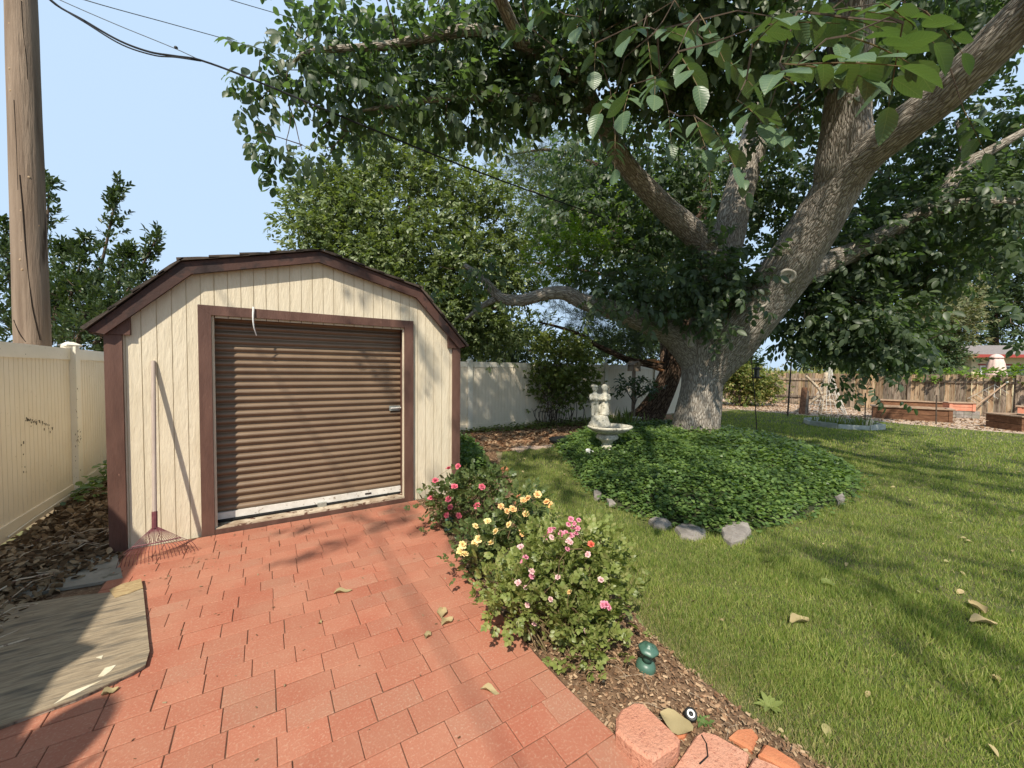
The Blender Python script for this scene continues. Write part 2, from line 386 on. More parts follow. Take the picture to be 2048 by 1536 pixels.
M['leafnear'] = leafmat('near walnut leaves', [(.065,.115,.060), (.085,.14,.075), (.11,.17,.095)], .25, .38, .45)
def veins(m):
    nt = m.node_tree; b = nt.nodes['Principled BSDF']; src = b.inputs['Base Color'].links[0].from_socket
    tc = nt.nodes.new('ShaderNodeTexCoord'); sp = nt.nodes.new('ShaderNodeSeparateXYZ'); nt.links.new(tc.outputs['Generated'], sp.inputs[0])
    ax_ = math_(nt, 'ABSOLUTE', math_(nt, 'SUBTRACT', sp.outputs[0], .5))
    mid = math_(nt, 'LESS_THAN', ax_, .014)
    sv = math_(nt, 'SINE', math_(nt, 'MULTIPLY', math_(nt, 'SUBTRACT', sp.outputs[1], math_(nt, 'MULTIPLY', ax_, .45)), 58.0))
    sd = math_(nt, 'MULTIPLY', math_(nt, 'GREATER_THAN', sv, .90), .45)
    f = math_(nt, 'MAXIMUM', mid, sd); c = mixc(nt, math_(nt, 'MULTIPLY', f, .6), src, (.22,.28,.13)); nt.links.new(c, b.inputs['Base Color'])
    bumpn(nt, b, math_(nt, 'SUBTRACT', sv, math_(nt, 'MULTIPLY', mid, 2)), .15, .004)
veins(M['leafnear'])
M['leafsprout'] = leafmat('yellow green sprouts', [(.10,.17,.03), (.16,.23,.04), (.08,.15,.03)], .45, .45, .3)
M['leafshed'] = leafmat('grey green tree leaves', [(.10,.14,.06), (.145,.19,.085), (.20,.24,.12), (.12,.165,.05)], .30, .42, .45)
M['leafcherry'] = leafmat('dark cherry leaves', [(.035,.062,.028), (.050,.080,.034), (.070,.10,.040)], .25, .4, .4)
M['needle'] = leafmat('pine needles', [(.035,.060,.032), (.055,.085,.045), (.085,.10,.05)], .15, .6, .2)
M['leafvine'] = leafmat('vine leaves', [(.10,.14,.04), (.15,.19,.055), (.22,.25,.08), (.13,.165,.045)], .32, .42, .4)
M['leafivy'] = leafmat('ivy ground cover leaves', [(.072,.13,.046), (.105,.175,.057), (.145,.22,.068), (.185,.265,.078)], .36, .38, .45)
M['leafrose1'] = leafmat('rose leaves dark', [(.07,.105,.035), (.10,.14,.05), (.14,.17,.065)], .3, .4, .4)
M['leafrose2'] = leafmat('rose leaves light', [(.14,.18,.05), (.20,.245,.07), (.26,.30,.10), (.30,.30,.13)], .35, .42, .4)
M['leafbush'] = leafmat('bush leaves', [(.06,.10,.025), (.11,.15,.04), (.20,.22,.07), (.30,.24,.10)], .3, .5, .3)
M['leaffar'] = leafmat('far tree leaves', [(.035,.06,.028), (.05,.08,.035), (.075,.105,.045)], .2, .55, .25)
M['leaffarpale'] = leafmat('far pale tree leaves', [(.12,.14,.065), (.17,.165,.09), (.09,.12,.055), (.22,.19,.11)], .2, .55, .25)
M['crop'] = leafmat('field crop', [(.12,.16,.04), (.30,.30,.12), (.40,.34,.18)], .3, .6, .2)
M['grass'] = leafmat('grass blades', [(.125,.19,.045), (.18,.245,.060), (.24,.30,.078), (.32,.355,.11), (.42,.40,.18)], .42, .5, .3)
M['drygrass'] = leafmat('dry grass blades', [(.30,.25,.12), (.36,.30,.16), (.22,.21,.09)], .25, .6, .2)
M['litter'] = leafmat('brown leaf litter', [(.09,.055,.030), (.15,.095,.055), (.24,.165,.10), (.32,.24,.16), (.12,.07,.04)], .08, .8, .15, (1,1,1))
M['chips'] = leafmat('bark mulch chips', [(.12,.065,.038), (.20,.115,.07), (.30,.19,.12), (.42,.30,.20), (.15,.08,.045)], .03, .9, .1, (1,1,1))
M['deadleaf'] = leafmat('dry fallen leaf', [(.34,.29,.15), (.40,.31,.18), (.26,.25,.11)], .15, .7, .2, (1,1,.8))
def petal(name, a, b): return leafmat(name, [a, b, a], .25, .6, .2, (1.1,1.0,1.0))
M['pinkred'] = petal('hot pink petals', (.62,.10,.17), (.72,.20,.27))
M['orange'] = petal('apricot petals', (.80,.48,.20), (.82,.58,.30))
M['yellow'] = petal('yellow petals', (.80,.62,.26), (.82,.68,.38))
M['pink'] = petal('pink petals', (.70,.20,.33), (.78,.36,.48))
M['palepink'] = petal('pale pink petals', (.76,.42,.46), (.80,.58,.58))
M['redp'] = petal('coral petals', (.68,.10,.06), (.75,.20,.14))
M['ironpole'] = mat('rusty steel post', (.05,.038,.03), (.10,.07,.05), 20, .7)

# ================================================================== THE SETTING
PAVE_EDGE = [(1.545,4.62),(1.541,4.47),(1.52,4.0),(1.495,3.70),(1.43,3.265),(1.34,2.76),(1.298,2.285)]
def pave_x(y):
    if y < 2.23: return 1.285 + .02*math.sin(y*3)
    ys = [p[1] for p in PAVE_EDGE][::-1]; xs = [p[0] for p in PAVE_EDGE][::-1]
    return float(np.interp(y, ys, xs))
BED = [(1.30,.35),(1.285,1.0),(1.285,2.2),(1.34,2.76),(1.43,3.265),(1.495,3.7),(1.545,4.62),(1.56,4.66),(2.14,4.66),(2.2,7.9),(3.6,8.2),(3.95,6.9),
       (3.35,5.7),(3.0,4.75),(2.62,4.1),(2.52,3.3),(2.35,2.6),(2.13,1.87),(2.0,1.58),(1.92,1.25),(1.90,.9),(1.95,.35)]
MOUND = [(5.2,6.5),(4.62,5.42),(3.83,4.15),(3.55,3.5),(3.50,3.04),(3.56,2.67),(3.70,2.29),(3.95,2.06),(4.62,1.95),(5.7,1.93),(6.8,1.95),(8.0,2.3),(9.0,3.0),
         (9.8,4.2),(10.0,5.6),(9.4,6.9),(8.2,7.5),(6.6,7.4)]
LAWN = [(1.95,-6),(1.95,.35),(1.90,.9),(1.92,1.25),(2.0,1.58),(2.13,1.87),(2.35,2.6),(2.52,3.3),(2.62,4.1),(3.0,4.75),(3.35,5.7),(3.95,6.6),(5.2,6.6),(6.6,7.5),
        (8.5,7.7),(11,8.0),(13,8.7),(17.2,9.1),(17.4,5),(17.3,2.5),(17.8,0),(18.5,-6)]
def mound_h(x, y):
    d = edgedist(x, y, MOUND); return np.where(inpoly(x, y, MOUND), .30*(1-np.exp(-d/.55)), 0)
def sheet(name, poly, z, material, label=None):
    mb = MB(); mb.add([(x, y, z) for x, y in poly], [tuple(range(len(poly)))])
    me = mb.mesh(name); bm = bmesh.new(); bm.from_mesh(me); bmesh.ops.triangulate(bm, faces=bm.faces[:])
    bmesh.ops.recalc_face_normals(bm, faces=bm.faces[:])
    if bm.faces and sum(f.normal.z for f in bm.faces) < 0: bmesh.ops.reverse_faces(bm, faces=bm.faces[:])
    bm.to_mesh(me); bm.free()
    return tag(link(name, me, material), label, None, None, 'structure')
sheet('ground', [(-600,-600),(600,-600),(600,600),(-600,600)], 0, M['ground'])
sheet('lawn', LAWN, .006, M['lawnbase'])
sheet('flower_bed', BED, .012, M['bedsoil'])
sheet('litter_bed', [(-1.99,-3),(-.95,-3),(-.95,4.55),(-1.13,4.75),(-1.13,9.2),(-1.99,9.2)], .005, M['bedsoil'])
sheet('mulch_bed', [(3.6,8.2),(3.95,6.62),(5.2,6.62),(6.5,7.55),(8.5,7.75),(11,8.05),(13,8.75),(13,9.25),(2.2,9.25),(2.2,8.0)], .010, M['mulchred'])
sheet('gravel_bed', [(17.25,9.1),(17.45,5),(17.35,2.5),(17.85,0),(18.55,-6),(23.55,-6),(23.55,16),(17.2,16)], .009, M['gravel'])
# ivy mound: a grid clipped to the outline
gx, gy = np.meshgrid(np.linspace(3.3,10.2,90), np.linspace(1.8,7.7,78), indexing='ij')
gz = mound_h(gx, gy)+.004*np.sin(gx*7)*np.sin(gy*9)-.012+np.where(inpoly(gx, gy, MOUND), .02, 0)
idx = np.arange(gx.size).reshape(gx.shape)
q = np.stack([idx[:-1,:-1], idx[1:,:-1], idx[1:,1:], idx[:-1,1:]], -1).reshape(-1,4)
keep = inpoly(gx.ravel(), gy.ravel(), MOUND)[q].any(1)
tag(link('mound', npmesh('mound', np.stack([gx,gy,gz],-1).reshape(-1,3), [q[keep]], True), M['moundsoil']), kind='structure')

# ---- brick paving: each paver a piece of its own
pav = sheet('brick_paving', [(-1.02,-1.5),(1.27,-1.5),(1.27,2.2)]+[(a-.012,b) for a,b in PAVE_EDGE[::-1]]+[(-1.02,4.6)], .0285, M['mortar'])
far_mb = MB(); seen = []
y = 4.60; row = 0
while y > -1.4:
    hgt = .150+random.uniform(-.008,.008); x = -1.0-random.uniform(0,.2); y0 = y-hgt
    while True:
        xe = min(pave_x(y), pave_x(y0))
        if x > xe-.03: break
        L = random.choice([.17,.19,.20,.21,.22,.25]); x1 = x+L
        last = x1 > xe-.09
        g = random.uniform(.0010,.0027); z1 = .034+random.uniform(-.0016,.0016); ch = .0026
        xa = max(x, -1.01)+g; xr0 = (pave_x(y0) if last else x1)-g; xr1 = (pave_x(y) if last else x1)-g
        j = [random.uniform(-.0007,.0007) for _ in range(4)]
        gy = g*1.25; base = [(xa+j[0],y0+gy+j[3]),(xr0+j[1],y0+gy+j[2]),(xr1+j[1],y-gy+j[2]),(xa+j[0],y-gy+j[3])]
        cx = sum(p[0] for p in base)/4; cy = sum(p[1] for p in base)/4
        tp = [(a+(ch if a < cx else -ch), b+(ch if b < cy else -ch)) for a, b in base]
        tl = [random.uniform(-.0012,.0012) for _ in range(4)]
        Vv = [(a,b,.010) for a,b in base]+[(a,b,z1-ch) for a,b in base]+[(a,b,z1+t) for (a,b),t in zip(tp,tl)]
        Ff = [(8,9,10,11),(0,1,5,4),(1,2,6,5),(2,3,7,6),(3,0,4,7),(4,5,9,8),(5,6,10,9),(6,7,11,10),(7,4,8,11)]
        if xr0-xa > .02:
            u, v, Z = proj((cx,cy,.03))
            seen.append((Z if Z > .3 and -120 < u < 2150 and v < 1640 else 99, Vv, Ff))
        if last: break
        x = x1
    y = y0; row += 1
seen.sort(key=lambda t: t[0])
for i, (Z, Vv, Ff) in enumerate(seen):
    if i < 300 and Z < 90: MB().add(Vv, Ff).build('brick', M['brick2'] if random.random() < .16 else M['brick'], pav)
    else: far_mb.add(Vv, Ff)
tag(far_mb.build('paver_field', M['brick'], pav), kind='stuff')

# ================================================================== SHED
SY = 4.65
shed = thing('storage_shed', (.5,SY,0), 'cream barn roofed shed with brown trim and brown roll up door', 'shed')
XL, XR = -1.12, 2.10; D0, D1, DT = -.42, 1.405, 2.11
GAB = [(-1.26,1.845),(-.585,2.49),(.49,2.765),(1.55,2.495),(2.20,1.86)]
def gtop(x): return float(np.interp(x, [p[0] for p in GAB], [p[1] for p in GAB]))
# siding: a backing sheet and individual grooved strips
mb = MB()
for a, b, z0, z1 in ((XL,D0,0,None),(D1,XR,0,None),(D0,D1,DT,None)):
    pts = [(a,z0),(b,z0),(b,gtop(b))]+[p for p in GAB[::-1] if a < p[0] < b]+[(a,gtop(a))]
    mb.xz(pts, SY+.0065, SY+.06)
mb.build('wall_sheathing', M['groove'], shed)
x = XL
while x < XR-.01:
    x1 = min(x+.1035, XR); a, b = x+.0028, x1-.0028
    for (s0, s1, z0) in ((max(a,XL),min(b,D0+.02),.02),(max(a,D1-.02),min(b,XR),.02),(max(a,D0+.021),min(b,D1-.021),DT-.02)):
        if s1-s0 < .01: continue
        pts = [(s0,z0),(s1,z0),(s1,gtop(s1))]+[p for p in GAB[::-1] if s0 < p[0] < s1]+[(s0,gtop(s0))]
        MB().xz(pts, SY, SY+.0062).build('siding_strip', M['siding'], shed)
    x = x1
mb = MB()   # side and rear walls
mb.box((XL,SY+.062,0),(XL+.05,SY+3.0,1.95)); mb.box((XR-.05,SY+.062,0),(XR,SY+3.0,1.95))
mb.xz([(XL,0),(XR,0),(XR,1.95)]+[(p[0],p[1]) for p in GAB[3:0:-1]]+[(XL,1.95)], SY+3.001, SY+3.05)
mb.build('side_walls', M['siding'], shed)
for s, xa, xb in ((-1,-1.142,-1.03),(1,2.02,2.122)):
    MB().box((xa,SY-.032,.0),(xb,SY-.002,1.90)).build('corner_post', M['trim'], shed)
    blk = [(xa-.005,1.895),(-.975,1.895),(-.975,2.08),(xa-.005,1.93)] if s < 0 else [(xb+.005,1.895),(xb+.005,1.93),(1.955,2.08),(1.955,1.895)]
    MB().xz(blk, SY-.046, SY-.003).build('corner_block', M['trim'], shed)
OUT = [(-1.225,1.912),(-.622,2.557),(.500,2.838),(1.571,2.572),(2.168,1.922)]
IN = [(-1.125,1.888),(-.552,2.462),(.488,2.728),(1.527,2.472),(2.080,1.895)]
for i in range(4):
    MB().xz([IN[i],IN[i+1],OUT[i+1],OUT[i]], SY-.085, SY-.048).build('rake_board', M['rakeboard'], shed)
# roof deck + shingles in courses
roof_mb = MB()
for i in range(4):
    (xa,za),(xb,zb) = OUT[i], OUT[i+1]
    roof_mb.xz([(xa,za-.02),(xb,zb-.02),(xb,zb-.001),(xa,za-.001)], SY-.047, SY+3.1)
roof = roof_mb.build('roof', M['rakeboard'], shed)
for i in range(4):
    lo, hi = (np.array(OUT[i]), np.array(OUT[i+1])) if i < 2 else (np.array(OUT[i+1]), np.array(OUT[i]))
    d = hi-lo; Ls = np.linalg.norm(d); d = d/Ls; nrm = np.array([-d[1], d[0]]); nrm = nrm if nrm[1] > 0 else -nrm
    nC = 4 if i in (0,3) else 5; ex = (Ls+.03)/nC
    for c in range(nC):
        p0 = lo+d*(c*ex-.018); p1 = lo+d*min(Ls+(.02 if i in (1,2) else .04), (c+1)*ex+.05)
        t0 = random.uniform(.026,.034); t1 = .010
        y = SY-.115
        while y < SY+3.1:
            wd = .30+random.uniform(-.05,.05); y1 = y+wd-.006; jj = random.uniform(-.012,.012); q0 = p0+d*jj
            lift = nrm*.003+nrm*random.uniform(0,.006)
            poly = [q0+lift+nrm*.004, p1+lift, p1+lift+nrm*t1, q0+lift+nrm*t0+d*.004]
            mid = (q0+p1)/2+nrm*(t0*.5+.006)
            MB().xz([tuple(poly[0]),tuple(poly[1]),tuple(poly[2]),tuple(mid+nrm*.008),tuple(poly[3])], y, min(y1,SY+3.12)).build('shingle', M['shingle'], roof)
            y += wd
# door frame
fr = MB().xz([(D0-.098,.0),(D0,.0),(D0,DT),(D0-.098,DT+.088)], SY-.034, SY-.001).build('door_frame', M['trim'], shed)
MB().xz([(D1,.0),(D1+.105,.0),(D1+.105,DT+.084),(D1,DT)], SY-.034, SY-.001).build('door_jamb', M['trim'], fr)
MB().xz([(D0,DT+.001),(D1,DT+.001),(D1+.105,DT+.086),(D0-.098,DT+.090)], SY-.0345, SY-.001).build('door_header', M['trim'], fr)
mb = MB(); mb.box((D0-.03,SY+.001,0),(D0,SY+.22,DT)); mb.box((D1,SY+.001,0),(D1+.03,SY+.22,DT)); mb.box((D0,SY+.001,DT),(D1,SY+.22,DT+.03))
mb.build('door_reveal', M['trim'], fr)
MB().xz([(D0+.001,0),(D1-.001,0),(D1-.001,.075),(D0+.001,.075)], SY-.03, SY+.20).build('threshold', M['trim'], shed)
MB().xz([(D0+.002,.0755),(D1-.002,.0755),(D1-.002,.096),(D0+.002,.086)], SY-.022, SY+.13).build('sill_board', M['sill'], shed)
MB().box((XL+.06,SY+.3,0),(XR-.06,SY+.34,2.2)).build('interior_shade_sheet', M['dark'], shed)  # near-black sheet stands in for the shade inside the shed
# curtain of curved slats
door = thing('roll_up_door', (.5,SY+.15,0), None, None); door.parent = shed; door.matrix_parent_inverse = shed.matrix_basis.inverted()
DY = SY+.155; pitch = .0725; z = .185
pr = []
for k in range(7):
    t = k/6; pr.append((DY-.020*math.sin(math.pi*min(1,t*1.25)) if t < .8 else DY+.006, pitch*t))
prof = [(a,b) for a,b in pr]+[(DY+.02,pitch),(DY+.02,0)]
sm = MB().yz(prof, D0+.004, D1-.004).mesh('slat', True)
while z+pitch < DT+.06:
    o = link('slat', sm, M['slat'], door); o.location = (0,0,z); z += pitch
for md in sm.polygons: md.use_smooth = False
MB().box((D0+.005,DY-.028,.118),(D1-.005,DY+.012,.184)).build('bottom_bar', M['steelbar'], door)
MB().box((D0+.02,DY-.05,.100),(D1-.02,DY+.01,.112)).build('weather_strip', M['black'], door)
MB().box((.475,DY-.06,.085),(.565,DY-.03,.135)).build('lift_handle', M['latch'], door)
MB().box((.98,DY-.034,.145),(1.05,DY-.029,.162)).build('slot_plate', M['ironrust'], door)
lt = MB().box((1.265,DY-.034,1.12),(1.395,DY-.022,1.18)).build('latch_plate', M['latch'], door)
MB().tube([(1.28,DY-.042,1.15),(1.40,DY-.042,1.152)], .009, 6).build('slide_bolt', M['steelbar'], lt)
p = [plY(507,614,SY-.045), plY(506,636,SY-.055), plY(508,655,SY-.04), plY(513,671,SY+.0)]
p = spline([tuple(v) for v in p], 4); MB().tube(p, [.010-.006*i/len(p) for i in range(len(p))], 6).build('pull_strap', M['rope'], shed)

# ================================================================== RAKE
T0 = np.array([-.835,SY-.012,1.675]); B0 = np.array([-.785,4.26,.0])
rake = thing('leaf_rake', (-.785,4.26,0), 'maroon wire leaf rake leaning tines down against the shed siding', 'rake')
sock = T0+(B0-T0)*.80
MB().tube(spline([T0,(T0+sock)/2,sock],4), .0155, 10).build('handle', M['rakehandle'], rake)
MB().tube([sock+(T0-sock)*.055,sock-(T0-sock)*.045], .019, 10).build('socket', M['rakepaint'], rake)
rs = sock-(T0-sock)*.03; LB = G(232,1143,.012); RB = G(396,1107,.012); ax = (T0-B0)/np.linalg.norm(T0-B0)
NT = 22; bars = []
for k in range(NT):
    t = k/(NT-1); tip = LB+(RB-LB)*t+np.array([.0,-.02*math.sin(math.pi*t),0]); tip[2] = .037
    kn = rs+(tip-rs)*.86+np.array([0,-.015,.055])
    br = rs+(tip-rs)*.60+np.array([0,.0,.03])
    bars.append(br)
    pts = spline([rs,rs+(br-rs)*.5+np.array([0,-.004,.004]),br,kn,tip+np.array([0,.012,0]),tip],3)
    MB().tube(pts, .0021, 5).build('tine', M['rakepaint'], rake)
MB().tube(bars, .0055, 6).build('cross_bar', M['rakepaint'], rake)
for s in (-.035,.0,.035): MB().tube([rs+np.array([s*.2,-.01,0]),rs+np.array([s,-.03,-.06]),rs+np.array([s*.7,-.03,-.12]),bars[NT//2]+np.array([s*1.5,0,0])], .003, 5).build('spring', M['rakepaint'], rake)

# ================================================================== BOARDS on the ground, left
def quadprism(name, pts, z0, z1, material, parent=None):
    mb = MB(); mb.prism([(p[0],p[1]) for p in pts], lambda p: (p[0],p[1],z0), lambda p: (p[0],p[1],z1)); return mb.build(name, material, parent)
ply = thing('plywood_sheet', (-1.2,3.3,.035), 'weathered plywood sheet lying on the red bricks beside the fence', 'plywood')
pc = [G(286,1178,.055),G(299,1302,.055),G(291,1330,.055),G(262,1347,.055),G(150,1398,.055),G(0,1452,.055),G(-260,1530,.055),G(-200,1250,.055),G(0,1215,.055),G(150,1192,.055)]
pcs = [tuple(p[:2]) for p in pc]
quadprism('top_ply', pcs, .050, .057, M['ply'], ply)
cxp = np.mean(np.array(pcs),0); quadprism('lower_ply', [tuple(cxp+(np.array(p)-cxp)*.992) for p in pcs], .036, .0495, M['oldwood'], ply)
def flake(pix, z, material, name, parent, th=.003):
    P = [G(a,b,z)[:2] for a,b in pix]; return quadprism(name, [tuple(p) for p in P], z, z+th, material, parent)
flake([(218,1180),(245,1168),(282,1158),(286,1176),(262,1186),(230,1196)], .0585, M['plyraw'], 'frayed_corner', ply)
flake([(196,1354),(210,1336),(232,1330),(222,1342),(208,1352)], .0575, M['plypale'], 'peeled_patch', ply, .0015)
flake([(192,1315),(206,1311),(203,1318)], .0575, M['plypale'], 'peeled_patch', ply, .0015)
flake([(108,1408),(140,1384),(205,1360),(150,1389)], .0575, M['plypale'], 'peeled_patch', ply, .0015)
sl_ = quadprism('concrete_slab', [tuple(G(a,b)[:2]) for a,b in ((95,1190),(-120,1260),(-30,1215),(70,1160),(120,1122),(235,1117),(246,1165))], .012, .034, M['slab'])
tag(sl_, 'grey worn concrete slab between the leaf litter and the plywood', 'slab')

# ================================================================== VINYL FENCES
def vinyl(name, a, b, label, posts, npick, toward, matp):
    """a,b ground ends; toward = unit vector to the yard"""
    a = np.array(a, float); b = np.array(b, float); L = np.linalg.norm(b-a); d = (b-a)/L; n = np.array(toward, float)
    t = thing(name, (*a,0), label, 'fence', 'vinyl fence runs')
    def bar(s0, s1, n0, n1, z0, z1, nm, mt):
        pts = [a+d*s0+n*n0, a+d*s1+n*n0, a+d*s1+n*n1, a+d*s0+n*n1]
        return MB().prism([tuple(p) for p in pts], lambda p: (p[0],p[1],z0), lambda p: (p[0],p[1],z1)).build(nm, mt, t)
    cuts = [0]+posts+[L]
    for i in range(len(cuts)-1):
        s0, s1 = cuts[i]+(.065 if i else 0), cuts[i+1]-(.065 if i < len(cuts)-2 else 0)
        bar(s0, s1, -.022, .024, 1.70, 1.835, 'top_rail', M['vinylwhite']); bar(s0, s1, -.022, .024, .05, .19, 'bottom_rail', M['vinyl'])
        k = int(round((s1-s0)/npick)); wd = (s1-s0)/k
        for j in range(k): bar(s0+j*wd+.0035, s0+(j+1)*wd-.0035, -.014, .010, .19, 1.70, 'picket', matp)
        bar(s0, s1, -.012, .004, .19, 1.70, 'picket_web', M['vinyl'])
    for s in posts:
        po = bar(s-.0645, s+.0645, -.06, .066, 0, 1.86, 'post', M['vinylwhite'])
        c = a+d*s+n*.003; mb = MB(); 
        mb.lathe([(.105,1.861),(.105,1.880),(.09,1.885),(.03,1.915)], (c[0],c[1],0), 4, fn=None)
        o = mb.build('post_cap', M['vinylwhite'], po)
    return t
lf = vinyl('vinyl_fence', (-2.0,-2.5), (-2.0,9.24), 'almond vinyl fence in the shade running back past the left of the shed', [2.0,4.4,6.9+2.5,11.6], .082, (1,0), M['vinyl'])
vinyl('vinyl_fence', (-1.9,9.32), (16.3,9.32), 'dappled almond vinyl fence across the back of the yard behind the birdbath', [4.05,6.45,9.0,11.4,13.9,16.3], .10, (0,-1), M['vinyl'])
# mildew specks on the near panel and the post
specks = MB()
for _ in range(46):
    u = random.random(); px = 48+u*58; py = 836+18*u*u+abs(random.gauss(0,5)) if random.random() < .75 else 850+random.uniform(0,100)
    if py > 875: px = 42+random.uniform(0,8)
    p = plX(px, py, -1.9875); r = random.uniform(.003,.011)
    specks.box((p[0],p[1]-r*.6,p[2]-r*random.uniform(.6,2)),(p[0]+.0015,p[1]+r*.6,p[2]+r))
for _ in range(34):
    px = 154+random.uniform(-4,8); py = random.choice([random.uniform(770,985), random.gauss(877,10)]); p = plX(px, py, -1.933); r = random.uniform(.003,.012)
    specks.box((p[0],p[1]-r*.6,p[2]-r),(p[0]+.0015,p[1]+r*.6,p[2]+r))
tag(specks.build('mildew', M['stain'], lf), kind='stuff')
MB().tube([plX(16,1074,-1.96),plX(70,1035,-1.955),plX(146,985,-1.95),plX(180,962,-1.95)], .006, 5).build('ground_conduit', M['vinylwhite'], lf)

# ================================================================== UTILITY POLE AND WIRES
pb = at(66,700,4.55); pt = at(40,-60,4.75); top = pb+(pt-pb)*1.35
pole = thing('utility_pole', (pb[0],pb[1],0), 'tall brown wooden utility pole standing just behind the left fence', 'utility pole')
p0 = pb+(pt-pb)*(-(pb[2])/(pt[2]-pb[2])); pts = [p0+(top-p0)*i/14 for i in range(15)]
MB().tube(pts, [.150-.0016*i for i in range(15)], 28, wob=.006).build('shaft', M['pole'], pole, True)
def onpole(px, py, off=.0):
    r = ray(px,py); d = (top-p0); best = None    # nearest front point of the shaft along the ray
    for Z in np.arange(4.0,5.2,.004):
        q = CAMP+r*Z; t = (q-p0)@d/(d@d); dist = np.linalg.norm(q-p0-d*t)
        if dist < .150-.0224*t+.001+off: return q
    return at(px,py,4.4)
def crack(pix, r=.006): MB().tube(spline([onpole(a,b) for a,b in pix],4), r, 5).build('crack', M['crack'], pole)
crack([(43,2),(46,60),(53,120),(55,160)],.005); crack([(40,350),(46,420),(52,500),(58,560),(66,620),(80,680)],.007); crack([(28,640),(40,668),(52,684)],.006); crack([(28,200),(33,290),(36,380)],.004)
for a,b in ((20,48),(20,138),(22,182),(43,422),(58,355),(45,540),(77,452),(44,482),(41,520)):
    q = onpole(a,b,-.008); MB().ball(q,(.014,.014,.018),8).build('knot', M['knot'], pole)
def wire(label, pts, r, material='wire', k=6):
    o = MB().tube(spline(pts,k), r, 6).build('utility_wire', M[material]); return tag(o, label, 'wire', 'overhead wires')
ptop = p0+(top-p0)*.93
tail = [at(1110,400,7.6),at(1300,466,10.8),at(1600,556,18),at(2000,632,40)]
wire('thick black bundled cable drooping from the pole and crossing in front of the trees', [ptop, at(60,-60,4.55), at(100,0,4.55),at(170,42,4.56),at(240,82,4.58),at(300,104,4.6),at(350,112,4.62),at(400,120,4.62),at(520,165,4.66),at(700,240,4.85),at(900,322,5.6)]+tail, .011)
wire('thinner black loop hanging just below the bundled cable near the pole', [at(70,-45,4.52), at(105,2,4.53),at(175,48,4.54),at(245,90,4.56),at(310,111,4.58),at(352,114.5,4.6),at(402,122,4.64)], .008)
wire('thin straight grey support wire above the cable loop', [at(70,-25,4.56),at(120,0,4.57),at(235,50,4.6),at(350,97,4.63),at(400,120,4.66)], .0045, 'wiregrey')
MB().ball(at(352,95,4.63),(.02,.012,.018),8).build('wire_clamp', M['black'], pole)
wire('upper thin grey wire passing above the cable towards the walnut', [at(40,-45,4.7),at(170,0,4.95),at(350,50,5.6),at(520,98,6.3),at(760,175,7.6),at(1000,255,9.3),at(1500,420,15),at(2300,560,34)], .0055, 'wiregrey')
wire('topmost thin grey wire crossing the very top of the sky', [at(40,-160,4.7),at(300,-52,5.3),at(462,0,6.0),at(580,35,6.6),at(800,105,7.8),at(1200,230,11),at(2300,500,34)], .0055, 'wiregrey')
wire('black cable running from the pole back along the left fence', [ptop, (-2.40,2.5,5.75),(-2.44,-1.4,5.5),(-2.5,-6,5.6),(-2.6,-14,6.4)], .010)
# unseen dish and mast, made up to throw the round shadow on the bricks
sd = thing('added_shadow_dish', (-2.25,.95,0), 'made-up grey dish on a mast behind the left fence, added for its round shadow', 'dish')
MB().tube([(-2.25,.95,0),(-2.25,.95,2.1),(-2.16,.95,2.22)], .025, 8).build('mast', M['latch'], sd)
Rm = Vector((.35,-.5,.75)).to_track_quat('Z','Y').to_matrix()
MB().lathe([(.02,-.05),(.14,-.035),(.23,.0),(.235,.006),(.14,-.025),(.02,-.038)], (-2.12,.95,2.25), 24, Rm).build('caster_disc', M['latch'], sd, True)
MB().tube([(-2.22,.95,2.15),(-2.1,.7,2.15),(-2.02,.72,2.42)], .012, 6).build('feed_arm', M['latch'], sd)

# ================================================================== TREES
def rand_dirs(n, zlo=-1, zhi=1):
    z = rng.uniform(zlo, zhi, n); a = rng.uniform(0, 2*math.pi, n); r = np.sqrt(np.maximum(0, 1-z*z))
    return np.stack([r*np.cos(a), r*np.sin(a), z], 1)
def walnut_leaf(pairs=3, L=1.0, tm=None, seed=0):
    """compound leaf: leaflets in pairs plus a large end one, along +Y, drooping"""
    r_ = np.random.default_rng(seed); tm = tm or leaf_t(.26,.07,.2); it = []
    for i in range(pairs):
        yy = L*(.28+.24*i); sz = L*(.34+.06*i); zz = -.10*(yy**2)
        for s in (-1, 1):
            d = np.array([s*.70, .42+r_.uniform(-.15,.15), -.62+r_.uniform(-.3,.25)])
            it.append((tm, b1(d, r_.uniform(-.5,.5)), sz*r_.uniform(.85,1.1), (s*.012, yy+r_.uniform(-.03,.03), zz)))
    it.append((tm, b1((r_.uniform(-.2,.2),1,-.8), r_.uniform(-.5,.5)), L*.5, (0, L*(.28+.24*pairs), -.10*(L*(.28+.24*pairs))**2)))
    return comp(*it)
WL = [walnut_leaf(3, 1.0, None, k) for k in range(4)]
WS = [walnut_leaf(3, 1.0, leaf_s(.27,.06,.15), k+9) for k in range(3)]
def sprig(n, tm, seed, droop=-.2):
    """short shoot with n alternate simple leaves, along +Y"""
    r_ = np.random.default_rng(seed); it = []
    for i in range(n):
        t = (i+.5)/n; a = i*2.4+r_.uniform(-.4,.4)
        d = np.array([math.cos(a)*.8, .55+.5*t, math.sin(a)*.55+droop])
        it.append((tm, b1(d, r_.uniform(-.7,.7)), r_.uniform(.8,1.15), (0, t*1.6, 0)))
    return comp(*it)
